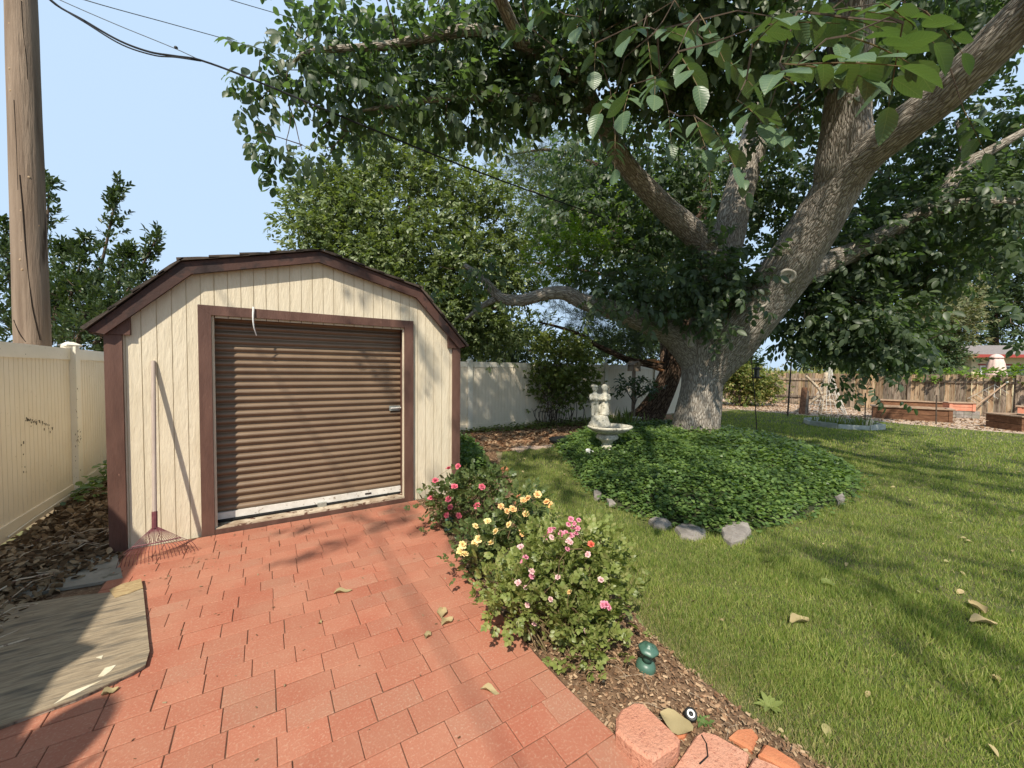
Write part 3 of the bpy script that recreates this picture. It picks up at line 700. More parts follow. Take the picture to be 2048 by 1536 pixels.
def clumps(ells, per, spread, zsq=.75, keep=None):
    """ells: (center, lateral r, vertical r, depth r, n clumps). returns clump centres, leaf anchors, outward dirs"""
    C_ = []; A = []; D = []
    for c, rl, rv, rd, n in ells:
        n = max(1, int(n)); d = rand_dirs(n); r = rng.uniform(.25, 1, n)**.5
        loc = d*r[:, None]
        pts = np.asarray(c)+loc[:, :1]*rl*_rt+loc[:, 1:2]*rd*np.array([_fw[0], _fw[1], 0])+loc[:, 2:3]*rv*np.array([0, 0, 1.])
        C_.append(pts)
    C_ = np.concatenate(C_)
    if keep is not None: C_ = C_[keep(C_)]
    off = rng.normal(0, 1, (len(C_), per, 3))*spread*np.array([1, 1, zsq])
    A = (C_[:, None]+off).reshape(-1, 3); D = (off/np.maximum(1e-6, np.linalg.norm(off, axis=2, keepdims=True))).reshape(-1, 3)
    return C_, A, D
def foliage(name, tmpls, A, D, size, material, parent, up=.15, svar=.25, rollv=.6):
    N = len(A); d = D+rand_dirs(N)*.55+np.array([0, 0, up]); R = basis(d, rng.normal(0, rollv, N)); S = size*rng.uniform(1-svar, 1+svar, N)
    k = rng.integers(0, len(tmpls), N)
    o = join_np(name, [(tmpls[i], R[k == i], S[k == i], A[k == i]) for i in range(len(tmpls))], material, parent)
    return tag(o, kind='stuff')
def twigs(name, C_, nodes, material, parent, r0=.010, frac=1.0, sag=.05):
    """each clump hangs on the nearest limb point or on a clump that is already attached"""
    mb = MB(); nodes = np.asarray(nodes)
    d0 = np.array([np.linalg.norm(nodes-c, axis=1).min() for c in C_]); order = np.argsort(d0)
    have = np.concatenate([nodes, np.zeros((len(C_), 3))]); n = len(nodes)
    for i in order:
        c = C_[i]; dd = np.linalg.norm(have[:n]-c, axis=1); k = int(np.argmin(dd)); a = have[k]; L = dd[k]; have[n] = c; n += 1
        if L > 2.2: continue
        mid = (a+c)/2+np.array([random.gauss(0, .10), random.gauss(0, .10), random.gauss(0, .06)+sag])*L
        mb.tube([a, mid, c], [r0*(.55+.5*L), r0*.5, r0*.3], 4, cap=False)
    return tag(mb.build(name, material, parent), kind='stuff')

# ---- the big walnut
tb = G(1393, 866, .26)
wal = thing('walnut_tree', tuple(tb), 'huge walnut tree with thick spreading limbs rising from the ivy mound', 'tree')
WZ = proj(tb)[2]
def limb(nodes, name='limb', n=20, k=4, wob=.018, material='bark', parent=None):
    """nodes: (px,py,Z,width px)"""
    P = [(*at(a, b, Z), .44*wpx*Z/F) for a, b, Z, wpx in nodes]; S = spline(P, k)
    MB().tube(S[:, :3], S[:, 3], n, wob=wob).build(name, M[material], parent or wal, True); LIMBS.append(spline(S, 4))
    return S[:, :3]
LN = []; LIMBS = []
LN.append(limb([(1390,905,WZ,140),(1391,868,WZ,112),(1393,842,WZ,99),(1398,805,WZ,91),(1403,770,WZ,88),(1408,735,WZ,92),(1412,700,WZ-.05,98),(1420,668,WZ-.1,86),(1430,640,WZ-.1,60)], 'trunk', 30, 5, .02))
A_ = limb([(1405,775,WZ,70),(1420,735,WZ-.05,96),(1450,690,WZ-.25,112),(1496,637,WZ-.6,114),(1548,574,WZ-1.0,110),(1594,507,WZ-1.5,104),(1636,442,WZ-1.9,99),(1678,370,WZ-2.3,94),(1725,315,WZ-2.7,84),(1800,255,WZ-3.2,80),(1880,195,WZ-3.6,84),(1960,120,WZ-4.0,88),(2060,20,WZ-4.4,92),(2160,-80,WZ-4.8,88),(2320,-220,WZ-5,60)], n=26); LN.append(A_)
LN.append(limb([(1668,385,WZ-2.2,70),(1682,335,WZ-2.4,102),(1690,285,WZ-2.55,100),(1694,225,WZ-2.7,88),(1698,150,WZ-2.9,84),(1700,60,WZ-3.1,84),(1706,-60,WZ-3.3,84),(1690,-250,WZ-3.6,80),(1600,-600,WZ-4,70)], n=24))
LN.append(limb([(1412,715,WZ,70),(1418,660,WZ+.0,84),(1428,600,WZ,82),(1438,540,WZ,80),(1452,480,WZ,72),(1470,415,WZ+.05,64),(1488,350,WZ+.1,62),(1508,280,WZ+.2,58),(1530,200,WZ+.3,54),(1555,110,WZ+.3,50),(1580,20,WZ+.3,46),(1600,-120,WZ+.3,40)], n=22))
Cl = limb([(1445,560,WZ-.02,60),(1425,515,WZ-.1,60),(1390,470,WZ-.3,57),(1340,425,WZ-.7,51),(1290,375,WZ-1.1,46),(1245,320,WZ-1.5,42),(1212,262,WZ-1.9,39),(1188,215,WZ-2.2,36),(1160,165,WZ-2.6,38),(1110,120,WZ-2.8,34),(1040,85,WZ-3.0,30),(960,60,WZ-3.2,26),(870,72,WZ-3.35,22),(770,92,WZ-3.5,18),(680,98,WZ-3.6,14),(610,106,WZ-3.7,9),(575,140,WZ-3.75,5)], n=16); LN.append(Cl)
LN.append(limb([(1188,215,WZ-2.2,30),(1110,205,WZ-2.5,26),(1010,195,WZ-2.8,22),(930,192,WZ-3.0,18),(860,200,WZ-3.2,12),(760,215,WZ-3.3,8),(700,225,WZ-3.4,5)], n=10))
LN.append(limb([(1395,740,WZ,56),(1378,700,WZ-.02,72),(1345,668,WZ-.1,62),(1290,645,WZ-.3,48),(1225,620,WZ-.5,42),(1165,603,WZ-.6,36),(1130,586,WZ-.65,32),(1090,588,WZ-.7,29),(1045,600,WZ-.75,26),(1005,597,WZ-.8,24),(985,580,WZ-.8,20),(965,556,WZ-.8,16),(930,530,WZ-.7,9)], n=16))
LN.append(limb([(990,598,WZ-.8,16),(960,615,WZ-.8,12),(930,640,WZ-.7,6)], n=8))
LN.append(limb([(1545,590,WZ-.7,40),(1590,560,WZ-.6,50),(1650,528,WZ-.5,48),(1720,497,WZ-.5,44),(1790,458,WZ-.6,40),(1850,425,WZ-.8,32),(1910,410,WZ-1,25),(1980,405,WZ-1.2,24),(2050,408,WZ-1.4,24),(2140,420,WZ-1.5,16)], n=14))
LN.append(limb([(1850,425,WZ-.8,24),(1890,385,WZ-.8,28),(1925,335,WZ-.8,30),(1975,305,WZ-1,22),(2050,262,WZ-1.2,16)], n=12))
LN.append(limb([(1922,345,WZ-.8,20),(1930,300,WZ-.7,20),(1920,240,WZ-.5,16)], n=10))
# boughs above the picture that carry the overhead crown
def bough(pts, r):
    S = spline([(*p, q) for p, q in zip(pts, r)], 4); MB().tube(S[:, :3], S[:, 3], 10, wob=.02).build('limb', M['bark'], wal, True); LN.append(S[:, :3])
t1 = at(1700,-60,WZ-3.3); t2 = at(2160,-80,WZ-4.8); t3 = at(1040,85,WZ-3.6)
bough([t1,(3.6,2.2,6.6),(2.4,1.0,6.9),(1.0,-.2,6.6)], [.3,.2,.12,.05])
bough([t1,(5.0,1.2,7.4),(4.8,-1.2,7.8),(4.4,-3.2,7.4)], [.3,.2,.14,.06])
bough([t2,(6.0,-1.5,6.2),(6.4,-3.5,6.6)], [.22,.14,.06])
bough([t3,(1.5,3.4,5.9),(.6,2.4,6.0),(-.2,1.6,5.9)], [.08,.06,.045,.02])
bough([(-.2,1.6,5.9),(-1.2,.7,6.1),(-2.4,.0,6.0)], [.03,.02,.008])
bough([(1.0,-.2,6.6),(.8,-1.4,6.0),(.5,-2.6,5.7)], [.05,.035,.015])
bough([(4.4,-3.2,7.4),(5.2,-4.6,6.8)], [.06,.03])
bough([t1,(5.6,4.6,8.6),(6.5,6.5,9.6)], [.3,.2,.08])
NODES = np.concatenate(LN)
def surf(px, py):
    r = ray(px, py); r = r/np.linalg.norm(r); best = None
    for S in LIMBS:
        v = S[:, :3]-CAMP; t = v@r; dist = np.linalg.norm(v-t[:, None]*r, axis=1); k = dist < S[:, 3]
        if k.any():
            tt = (t-np.sqrt(np.maximum(0, S[:, 3]**2-dist**2)))[k].min(); best = tt if best is None else min(best, tt)
    return CAMP+r*(best if best is not None else 8)
def scar(px, py, w_, h_):
    c = surf(px, py); a = surf(px+7, py)-surf(px-7, py); b = surf(px, py+7)-surf(px, py-7); nrm = np.cross(b, a); nrm = nrm/np.linalg.norm(nrm); nrm = nrm if nrm@_fw < 0 else -nrm
    R = Vector(tuple(nrm)).to_track_quat('Z', 'Y').to_matrix()
    MB().lathe([(w_*1.25,-.05),(w_*1.1,.006),(w_*.92,.014),(w_*.80,.002),(w_*.3,-.002),(w_*.02,-.004)], tuple(c), 22, R, lambda th, z: (1+(h_/w_-1)*abs(math.sin(th)))*(1+.05*math.sin(3*th+1))).build('pruning_scar', M['heart'], wal, True)
scar(1575,553,.11,.13); scar(1526,603,.075,.095); scar(1383,681,.065,.12)

def E(px, py, Z, w_, h_, dz, n): return (at(px, py, Z), w_/F*Z, h_/F*Z, dz, n)
near_keep = [(440,0),(640,0)]
E0 = E
def E(px, py, Z, w_, h_, dz, n): return (at(px, py, Z), max(.10, w_/F*Z-.30), max(.08, h_/F*Z-.26), dz, max(2, round(n*(.56 if px < 1000 and Z < 6.05 else 1.0))))
CR_L = [E(620,150,5.4,60,90,.3,10),E(660,170,5.4,80,90,.35,15),E(750,165,5.5,100,105,.4,24),E(860,160,5.7,120,105,.5,30),E(980,160,5.9,120,110,.6,34),E(890,50,6.0,200,80,.7,44),
        E(700,55,5.7,90,55,.4,14),E(760,245,5.4,60,28,.25,8),E(930,260,5.7,80,40,.3,12),E(1080,90,6.1,150,110,.7,48),E(1090,215,6.2,80,70,.5,20)]
CR_M = [E(1250,60,5.4,170,90,1.0,48),E(1420,70,5.2,190,90,1.0,56),E(1330,190,6.4,120,70,.8,26),E(1570,160,6.6,130,120,1.0,40),E(1560,330,9.6,110,120,1.0,46),E(1600,470,9.8,70,80,.8,22),
        E(1380,330,10.0,120,90,1.0,40),E(1250,420,10.2,160,100,1.0,56),E(1180,320,10.0,130,90,1.0,36),E(1360,440,10.3,90,100,.8,30),E(1280,510,10.0,110,80,.8,34),E(1160,450,9.8,90,70,.8,22),
        E(1455,590,8.3,75,75,.30,26),E(1420,520,8.6,60,60,.3,12),E(1320,580,8.5,110,45,.5,22),E(1220,560,8.8,70,40,.5,12),E(1500,420,9.7,70,90,.7,20)]
CR_R = [E(1760,470,8.4,90,45,.3,16),E(1890,410,7.9,90,45,.3,16),E(2000,390,7.6,70,50,.3,12),E(1700,520,8.3,70,45,.3,10),E(1820,60,6.6,220,110,1.1,70),E(1990,60,7.6,120,120,1.2,34),E(1830,190,7.6,120,100,1.0,40),E(1960,300,8.6,130,110,1.0,52),E(1800,370,9.6,180,90,1.0,64),E(1990,420,9.4,110,90,1.0,34),
        E(1720,470,9.8,150,80,.9,50),E(1760,560,9.2,170,80,.9,76),E(1690,640,8.8,120,70,.8,52),E(1760,690,8.7,110,50,.7,44),E(1600,640,8.9,40,80,.5,15),E(1860,540,9.0,90,60,.8,18),E(1870,460,9.6,110,60,.8,24),
        E(2030,500,7.6,50,80,.5,12),E(2035,640,6.6,40,50,.3,6),E(1740,765,8.4,18,12,.15,2),E(1600,560,9.4,60,60,.6,18),E(1640,560,9.6,90,80,.8,26)]
CR_O = [((.6,-2.4,5.7),1.1,.4,1.0,8),((-.3,.6,6.2),.9,.4,.9,7),((-1.9,.35,6.0),.40,.2,.35,4),((5.2,-4.6,6.6),2.0,.6,1.6,14),((-.4,3.3,6.7),1.5,.6,1.3,20),((.9,3.6,6.9),1.5,.7,1.3,9),((2.6,4.2,7.4),1.6,.8,1.4,7),((.6,1.6,6.6),1.0,.5,1.0,5),
        ((2.6,.6,6.5),2.2,.8,1.8,26),((4.4,-1.2,7.2),2.4,.9,2.4,36),((6.4,-2.8,6.6),2.2,.9,2.0,30),((.8,2.3,6.0),1.1,.5,1.1,10),((4.6,3.2,8.0),2.6,1.0,2.0,30),((7.0,1.0,8.6),3.0,1.2,2.4,34),((7.5,6.0,10.5),3.5,1.6,3.0,40),((10,2.5,9.0),3,1.5,2.5,34)]
E = E0
def scarred(Cx):
    ok = np.ones(len(Cx), bool)
    for i, c in enumerate(Cx):
        u, v, Z = proj(c)
        if u < 620 and v > 330: ok[i] = False
        # keep the faces of the trunk and main limbs open
        if Z < WZ+.3 and v > 700 and u < 1560: ok[i] = False
        for (x0,y0),(x1,y1),wd in (((1400,860),(1410,640),70),((1430,700),(1690,340),62),((1690,340),(2048,30),52)):
            ab = np.array([x1-x0,y1-y0]); t = min(1,max(0,((u-x0)*ab[0]+(v-y0)*ab[1])/(ab@ab))); zz = WZ-1.2*t*2
            if math.hypot(u-x0-t*ab[0], v-y0-t*ab[1]) < wd and Z < zz: ok[i] = False
    return ok
C1, A1, D1_ = clumps(CR_L+CR_M+CR_R, 8, .24, .7, scarred)
def leaf_ok(P):
    d = P-CAMP; Z = d@_fw; u_ = 1024+F*(d@_rt)/Z; v_ = 768-F*(d@_up)/Z
    lim = np.interp(u_, [500,600,612,680,705,860,960,1020,1150], [312,296,190,200,235,262,285,245,235])
    return ~((Z < 7.4) & (u_ < 1150) & ((v_ > lim) | (u_ < 520))) & ~((Z < 20) & (u_ > 1870) & (v_ > 590) & (u_ < 2030))
_k = leaf_ok(A1); A1 = A1[_k]; D1_ = D1_[_k]
# loose sprays: the drooping left tip and the leaves in front of the fork and the low branch
TIP = [(585,45),(560,70),(600,90),(545,115),(520,120),(500,150),(560,150),(490,185),(520,190),(480,215),(505,235),(520,262),(510,290),(535,300),(550,325),(585,310),(605,290),(620,300),(570,200),(640,210),(660,240),(690,262),(715,270),(740,285),(600,140),(620,60),(640,30)]
FORK = [E0(1440,605,WZ-1.0,45,55,.2,13),E0(1485,560,WZ-1.25,35,40,.2,7),E0(1400,560,WZ-.9,40,50,.2,8),E0(1325,610,WZ-.8,45,35,.2,8),E0(1215,598,WZ-1.0,45,20,.15,6),E0(960,565,WZ-1.0,40,30,.2,4)]
tipC = np.array([at(a, b, 5.3+random.uniform(-.1,.15)) for a, b in TIP]); fC, fA, fD = clumps(FORK, 6, .15, .9)
tA = (tipC[:, None]+rng.normal(0,.07,(len(tipC),3,3))).reshape(-1,3); tD = np.tile([0,0,-.5],(len(tA),1))+rand_dirs(len(tA))*.8
A1 = np.concatenate([A1, tA, fA]); D1_ = np.concatenate([D1_, tD, fD]); C1 = np.concatenate([C1, tipC, fC])
foliage('crown', WL, A1, D1_, .32, M['leafwalnut'], wal, up=-.15)
C2, A2, D2_ = clumps(CR_O, 6, .38, .6, None)
foliage('upper_crown', WS, A2, D2_, .33, M['leafwalnut'], wal, up=-.1)
twigs('twig_work', np.concatenate([C1, C2]), NODES, M['twig'], wal, .012)
C3, A3, D3_ = clumps([E(1130,515,8.5,80,45,.4,28),E(1200,500,8.6,50,40,.4,8),E(1230,410,9.5,70,50,.5,8),E(1140,480,8.9,50,30,.3,5)], 6, .16, .9, None)
foliage('sprouts', WL, A3, D3_, .22, M['leafsprout'], wal, up=.6)
twigs('sprout_stems', C3, NODES, M['twig'], wal, .008)
# bare hanging twigs at the left tip
mb = MB()
for pix in ([(582,118),(572,165),(578,210),(580,250),(572,290),(580,310)],[(578,210),(590,245),(598,280),(604,300)],[(575,165),(540,180),(520,200)],[(660,190),(640,205),(620,215),(600,195)],[(690,270),(670,290),(655,320),(648,345)],[(672,290),(655,295),(642,290)],[(660,310),(648,312),(640,305)],[(640,245),(625,242),(617,234)]):
    mb.tube(spline([at(a,b,5.32+.0004*i) for i,(a,b) in enumerate(pix)],3), [.008-.005*i/ (3*len(pix)) for i in range(3*(len(pix)-1)+1)], 5, cap=False)
mb.build('bare_twigs', M['twig'], wal)
# near sprays: single leaves as pieces
lm = [npmesh('leaf', t[0], [t[1], t[2]], True) for t in (leaf_t(.30,.06,.16), leaf_t(.27,.10,.28), leaf_t(.32,.03,.08))]
nleaf = 0
def spray(px, py, Z, d, L=.34, pairs=3, lsz=.15):
    global nleaf
    p = at(px, py, Z); d = np.array(d, float); d = d/np.linalg.norm(d); side = np.cross(d, [0,0,1.]); side /= np.linalg.norm(side)
    st = p-d*L*.6; pts = [st+d*L*t+np.array([0,0,-.10*t*t*L]) for t in np.linspace(0,1.15,6)]
    mb = MB().tube(pts, [.0035,.003,.0028,.0025,.002,.0015], 5, cap=False); mb.build('leaf_stalk', M['stem'], wal)
    for i in range(pairs*2+1):
        if i == pairs*2: base = pts[-1]; ld = d+np.array([0,0,-.45]); sz = lsz*1.15
        else:
            t = .30+.26*(i//2); base = st+d*L*t; s = 1 if i % 2 else -1
            ld = side*s+d*.45+np.array([0,0,-.35+random.uniform(-.3,.15)]); sz = lsz*(.8+.12*(i//2))
        R = b1(ld, random.uniform(-.5,.5)); o = link('leaf', lm[nleaf % 3], M['leafnear'], wal); nleaf += 1
        m4 = Matrix.Identity(4); sz *= random.uniform(.85,1.1)
        for a in range(3):
            for b in range(3): m4[a][b] = R[a][b]*sz
            m4[a][3] = base[a]
        o.matrix_basis = m4
    return st
stems = []
for px, py, Z, d in [(1700,120,1.55,(.5,-.6,-.1)),(1570,150,1.65,(-.9,-.2,-.25)),(1640,130,1.7,(.1,-.8,-.5)),(1760,90,1.6,(.9,-.3,.0)),(1790,130,1.7,(.8,.3,-.3)),(1500,215,2.0,(-.4,-.6,-.7)),(1530,60,1.9,(-.5,-.5,-.2)),
      (1375,130,2.2,(-.2,-.5,-.8)),(1310,165,2.4,(-.5,-.4,-.6)),(1255,190,2.5,(-.5,-.3,-.7)),(1215,200,2.7,(-.6,-.2,-.6)),(1425,70,2.3,(.1,-.4,-.9)),(1270,60,2.6,(-.6,-.2,-.5)),(1340,60,2.5,(-.2,-.6,-.5)),
      (1450,290,2.6,(-.1,-.5,-.9)),(1400,260,2.8,(-.2,-.4,-.8)),(1340,250,3.0,(-.3,-.3,-.8)),(1600,40,1.9,(.2,-.7,-.3)),(1680,30,1.8,(.5,-.5,-.2)),(1820,40,2.1,(.6,-.3,-.3)),(1470,130,2.4,(.2,-.5,-.7)),(1160,40,3.0,(-.4,-.3,-.5)),
      (1090,20,3.2,(-.6,-.2,-.5)),(1040,60,3.4,(-.6,-.2,-.5)),(1950,260,3.0,(.5,-.2,-.6)),(1560,260,3.0,(.1,-.4,-.8)),(1190,110,3.2,(-.3,-.3,-.8)),(1230,300,3.6,(-.2,-.2,-.9)),(1420,360,4.0,(-.1,-.2,-.9)),(1480,350,4.0,(.2,-.3,-.8)),
      (1890,60,2.6,(.5,-.3,-.5)),(1740,20,2.2,(.1,-.6,-.4)),(1120,130,3.6,(-.4,-.3,-.6)),(1650,60,2.4,(-.3,-.4,-.6)),(1370,30,3.0,(.1,-.4,-.8)),(1300,110,3.0,(-.2,-.3,-.9))]:
    stems.append(spray(px, py, Z, d, .30, 3, .15))
twigs('spray_twigs', np.array(stems), np.concatenate([NODES, C1, C2]), M['twig'], wal, .008)

# ---- tree behind the shed
def simple_tree(name, label, base, trunk_pts, ells, per, spread, tmpls, size, leaf, bark='bark2', r=.14, up=.1, group=None, keep=None, tw=1.0, twr=.008):
    t = thing(name, tuple(base), label, 'tree', group)
    nod = []
    for i, pts in enumerate(trunk_pts):
        S = spline(pts, 4); rr = r if i == 0 else r*.5
        MB().tube(S, list(np.linspace(rr, rr*.3, len(S))), 9, wob=.02).build('trunk' if i == 0 else 'limb', M[bark], t, True); nod.append(S)
    C_, A, D = clumps(ells, per, spread, .8, keep)
    foliage('crown', tmpls, A, D, size, M[leaf], t, up)
    if tw: twigs('twig_work', C_, np.concatenate(nod), M['twig'], t, twr, tw)
    return t
SP = [sprig(6, leaf_t(.24,.05,.2), k) for k in range(3)]; SPs = [sprig(7, leaf_s(.25,.05,.15), k+20) for k in range(3)]
b0 = at(830,760,11.6); b0[2] = 0
simple_tree('leafy_tree', 'grey green leafy tree rising behind the shed roof and back fence', b0,
    [[b0, at(832,680,11.6), at(825,560,11.6), at(820,430,11.6), at(830,300,11.6)],[at(832,660,11.6),at(720,520,11.2),at(650,430,11)],[at(832,600,11.6),at(930,520,11.4),at(1000,430,11.4)],[at(825,520,11.6),at(760,400,11.6),at(740,320,11.6)],[at(832,690,11.6),at(940,640,11),at(1000,610,10.8)]],
    [E(640,420,11,60,60,.7,26),E(700,370,11.2,70,60,.8,30),E(640,490,10.6,60,50,.7,26),E(740,470,11,100,80,1,52),E(800,330,11.6,100,80,1,46),E(850,280,11.8,60,40,.6,14),E(890,400,11.6,110,90,1,56),E(960,440,11.4,70,90,.8,30),
     E(830,520,10.8,130,80,1,64),E(940,560,11.4,110,90,.7,52),E(900,640,11.2,90,70,.5,60),E(980,665,11.3,80,50,.4,46),E(800,600,10.6,80,60,.8,40),E(1000,560,11.5,70,50,.4,24),E(720,450,11,90,80,.8,30),E(730,540,10.8,70,50,.7,26),E(620,380,11,30,50,.4,6),E(1000,500,11.3,40,60,.5,8)],
    19, .27, SP, .118, 'leafshed', twr=.010)
# dark leafy mass hanging over the back fence right of the shed
b0 = at(990,790,10.9); b0[2] = 0; b0[1] = max(b0[1], 9.7)
# ---- cherry-like tree behind the left fence
b0 = np.array([-3.3,9.6,0]);
def shoot(a, b, n): return [np.array(a)+(np.array(b)-np.array(a))*i/(n-1) for i in range(n)]
ch = thing('cherry_tree', tuple(b0), 'dark green tree with upright leafy shoots behind the left fence', 'tree')
nod = []; tips = []
for pix, Z in (([(150,700),(180,600),(205,520),(225,430),(240,365)],7.2),([(190,690),(240,610),(280,540),(322,462)],7.0),([(120,690),(140,600),(160,530),(170,475)],7.3),([(60,690),(80,560),(95,440),(97,350)],7.6),([(40,690),(20,560),(12,450)],7.6),([(200,690),(225,600),(250,520),(262,500)],7.1),([(100,690),(120,560),(130,490)],7.5)):
    S = spline([at(a,b,Z) for a,b in pix],5); MB().tube(S, list(np.linspace(.04,.008,len(S))), 6).build('shoot', M['twig'], ch); nod.append(S); tips.append(S)
MB().tube([b0, b0+np.array([.1,0,1.2]), nod[0][0]], [.14,.11,.05], 8).build('trunk', M['bark2'], ch)
for S in nod[1:]: pass
A = []; D = []
for S in tips:
    for _ in range(95):
        i = rng.uniform(.15,1)**.8*(len(S)-1); k = int(i); p = S[k]+(S[min(k+1,len(S)-1)]-S[k])*(i-k)
        dd = rand_dirs(1)[0]*np.array([1,1,.3])+np.array([0,0,.45]); wdt = (1-i/(len(S)-1))*.22+.02
        A.append(p+rng.normal(0,wdt,3)*np.array([1,1,.6])); D.append(dd)
cC, cA, cD = clumps([E(120,640,7.3,130,60,.8,60),E(190,660,7.0,90,50,.6,40),E(20,620,7.6,60,80,.8,30),E(170,580,7.2,90,50,.6,24),E(10,520,7.8,50,60,.6,12),E(260,620,7.0,50,60,.5,16)], 7, .16)
foliage('crown', [sprig(7, leaf_t(.20,.08,.22), 40+k, .25) for k in range(3)], np.concatenate([np.array(A),cA]), np.concatenate([np.array(D),cD*.6+np.array([0,0,.35])]), .095, M['leafcherry'], ch, up=.45)
twigs('twig_work', cC, np.concatenate(nod), M['twig'], ch, .008)

# ---- pine with leaning trunk at the back fence
PZ = 12.5; pbse = at(1298,842,PZ); pbse[2] = 0
pine = thing('pine_tree', tuple(pbse), 'leaning dark barked pine with a broken branch behind the walnut trunk', 'tree')
PN = []
def plimb(nodes, name, mt='bark2', n=12): 
    P = [(*at(a,b,Z), wpx/2*Z/F) for a,b,Z,wpx in nodes]; S = spline(P,4); MB().tube(S[:,:3], S[:,3], n, wob=.02).build(name, M[mt], pine, True); PN.append(S[:,:3])
plimb([(1286,850,PZ,80),(1296,834,PZ,58),(1306,818,PZ,52),(1325,785,PZ,45),(1340,750,PZ,42),(1350,715,PZ,42),(1362,670,PZ,40),(1378,600,PZ+.2,38),(1392,500,PZ+.4,34),(1400,380,PZ+.6,28),(1400,200,PZ+.8,20)], 'trunk', n=16)
plimb([(1335,738,PZ,18),(1318,733,PZ-.05,17),(1290,727,PZ-.1,14),(1255,719,PZ-.2,13),(1215,701,PZ-.3,11),(1188,688,PZ-.3,9),(1165,672,PZ-.3,8),(1120,655,PZ-.3,6),(1080,645,PZ-.3,4)], 'broken_branch', n=9)
plimb([(1328,728,PZ,9),(1305,724,PZ-.05,12),(1288,722,PZ-.08,4)], 'splintered_wood', 'splinter', 7)
plimb([(1332,740,PZ-.03,12),(1318,737,PZ-.07,11),(1296,730,PZ-.12,5)], 'splintered_wood', 'splinter', 7)
plimb([(1360,680,PZ,12),(1300,640,PZ+.3,9),(1230,620,PZ+.6,6),(1160,640,PZ+.7,3)], 'branch')
plimb([(1385,540,PZ+.3,12),(1260,480,PZ+.8,9),(1150,420,PZ+1.2,6),(1060,380,PZ+1.4,3)], 'branch')
plimb([(1395,420,PZ+.5,12),(1220,340,PZ+1,9),(1100,300,PZ+1.5,6),(1020,310,PZ+1.7,3)], 'branch')
plimb([(1370,640,PZ+.1,10),(1240,560,PZ+.6,7),(1100,530,PZ+1,4),(1020,520,PZ+1,2)], 'branch')
def needle_t(seed):
    r_ = np.random.default_rng(seed); tm = (np.array([[-.012,0,0],[.012,0,0],[0,1,-.06]]), np.array([[0,1,2]]), np.zeros((0,4),int)); it = []
    for i in range(26):
        d = r_.normal(0,1,3)*np.array([.7,.35,.7])+np.array([0,.7,0]); it.append((tm, b1(d, r_.uniform(-3,3)), r_.uniform(.8,1.1), (0, i/26*1.1, 0)))
    return comp(*it)
ND = [needle_t(k) for k in range(3)]
nC, nA, nD = clumps([E(1240,670,PZ+.3,90,40,.6,22),E(1160,620,PZ+.6,80,40,.6,20),E(1290,680,PZ+.3,60,40,.5,14),E(1080,420,PZ+1.3,70,60,.7,20),E(1040,320,PZ+1.6,60,40,.6,14),E(1120,330,PZ+1.4,90,50,.7,18),E(1200,440,PZ+.9,90,60,.7,16),E(1050,520,PZ+1,60,50,.6,16),E(1120,560,PZ+.8,80,40,.6,16),E(1240,580,PZ+.6,90,40,.6,14),E(1310,640,PZ+.3,60,40,.5,12)], 16, .28)
foliage('needles', ND, nA, nD, .24, M['needle'], pine, up=.25)
twigs('twig_work', nC, np.concatenate(PN), M['twig'], pine, .008)

# ================================================================== GROUND COVER
def sample(poly, dens, zone=None):
    P = np.array(poly); x0, y0 = P.min(0); x1, y1 = P.max(0)
    n = int((x1-x0)*(y1-y0)*dens); x = rng.uniform(x0, x1, n); y = rng.uniform(y0, y1, n); k = inpoly(x, y, poly)
    if zone is not None: k &= zone(x, y)
    return x[k], y[k]
def inview(x, y, marg=260):
    d0 = x*_fw[0]+y*_fw[1]; l = x*_rt[0]+y*_rt[1]
    return (d0 > .6) & (np.abs(l) < d0*(1024+marg)/F+.3)
bt = (np.array([[-.5,0,0],[.5,0,0],[-.42,.5,.0],[.42,.5,.0],[0,1,0]],float)*np.array([1,1,1]), np.array([[2,3,4]]), np.array([[0,1,3,2]]))
bt1 = (np.array([[-.5,0,0],[.5,0,0],[0,1,0]],float), np.array([[0,1,2]]), np.zeros((0,4),int))
def blades(x, y, hgt, wid, tm, bend=.5, z=None):
    N = len(x); a = rng.uniform(0, 2*math.pi, N); lean = rng.uniform(.12, 1.0, N)*bend*1.5
    d = np.stack([np.cos(a)*lean, np.sin(a)*lean, np.ones(N)], 1); R = basis(d, rng.uniform(-3.1,3.1,N))
    hh = hgt*rng.uniform(.45,1.3,N)*(1+.28*np.sin(x*5.3+1.7*np.sin(y*3.1))*np.sin(y*4.7+x*1.3)+.18*np.sin(x*13+y*11)) if z is None else hgt*rng.uniform(.55,1.25,N); ww = wid*rng.uniform(.7,1.3,N)
    S = np.stack([ww, hh, hh], 1); P = np.stack([x, y, (np.full(N,.006) if z is None else z)], 1)
    V = np.einsum('nij,nkj->nki', R, tm[0][None]*S[:,None,:])+P[:,None]
    return V, tm
def grassmesh(name, sets, material, label, cat):
    Vs = []; T = []; Q = []; b = 0
    for V, tm in sets:
        N, n = V.shape[:2]; off = (np.arange(N)*n)[:,None,None]+b; Vs.append(V.reshape(-1,3)); b += N*n
        T.append((tm[1][None]+off).reshape(-1,3))
        if len(tm[2]): Q.append((tm[2][None]+off).reshape(-1,4))
    o = link(name, npmesh(name, np.concatenate(Vs), [np.concatenate(T), np.concatenate(Q) if Q else []]), material)
    return tag(o, label, cat, None, 'stuff')
RINGBED = (15.0,4.75)
def lawn_ok(x, y): return ~inpoly(x, y, MOUND) & inview(x, y) & (np.hypot(x-RINGBED[0], y-RINGBED[1]) > 1.0)
gs = []; ds = []
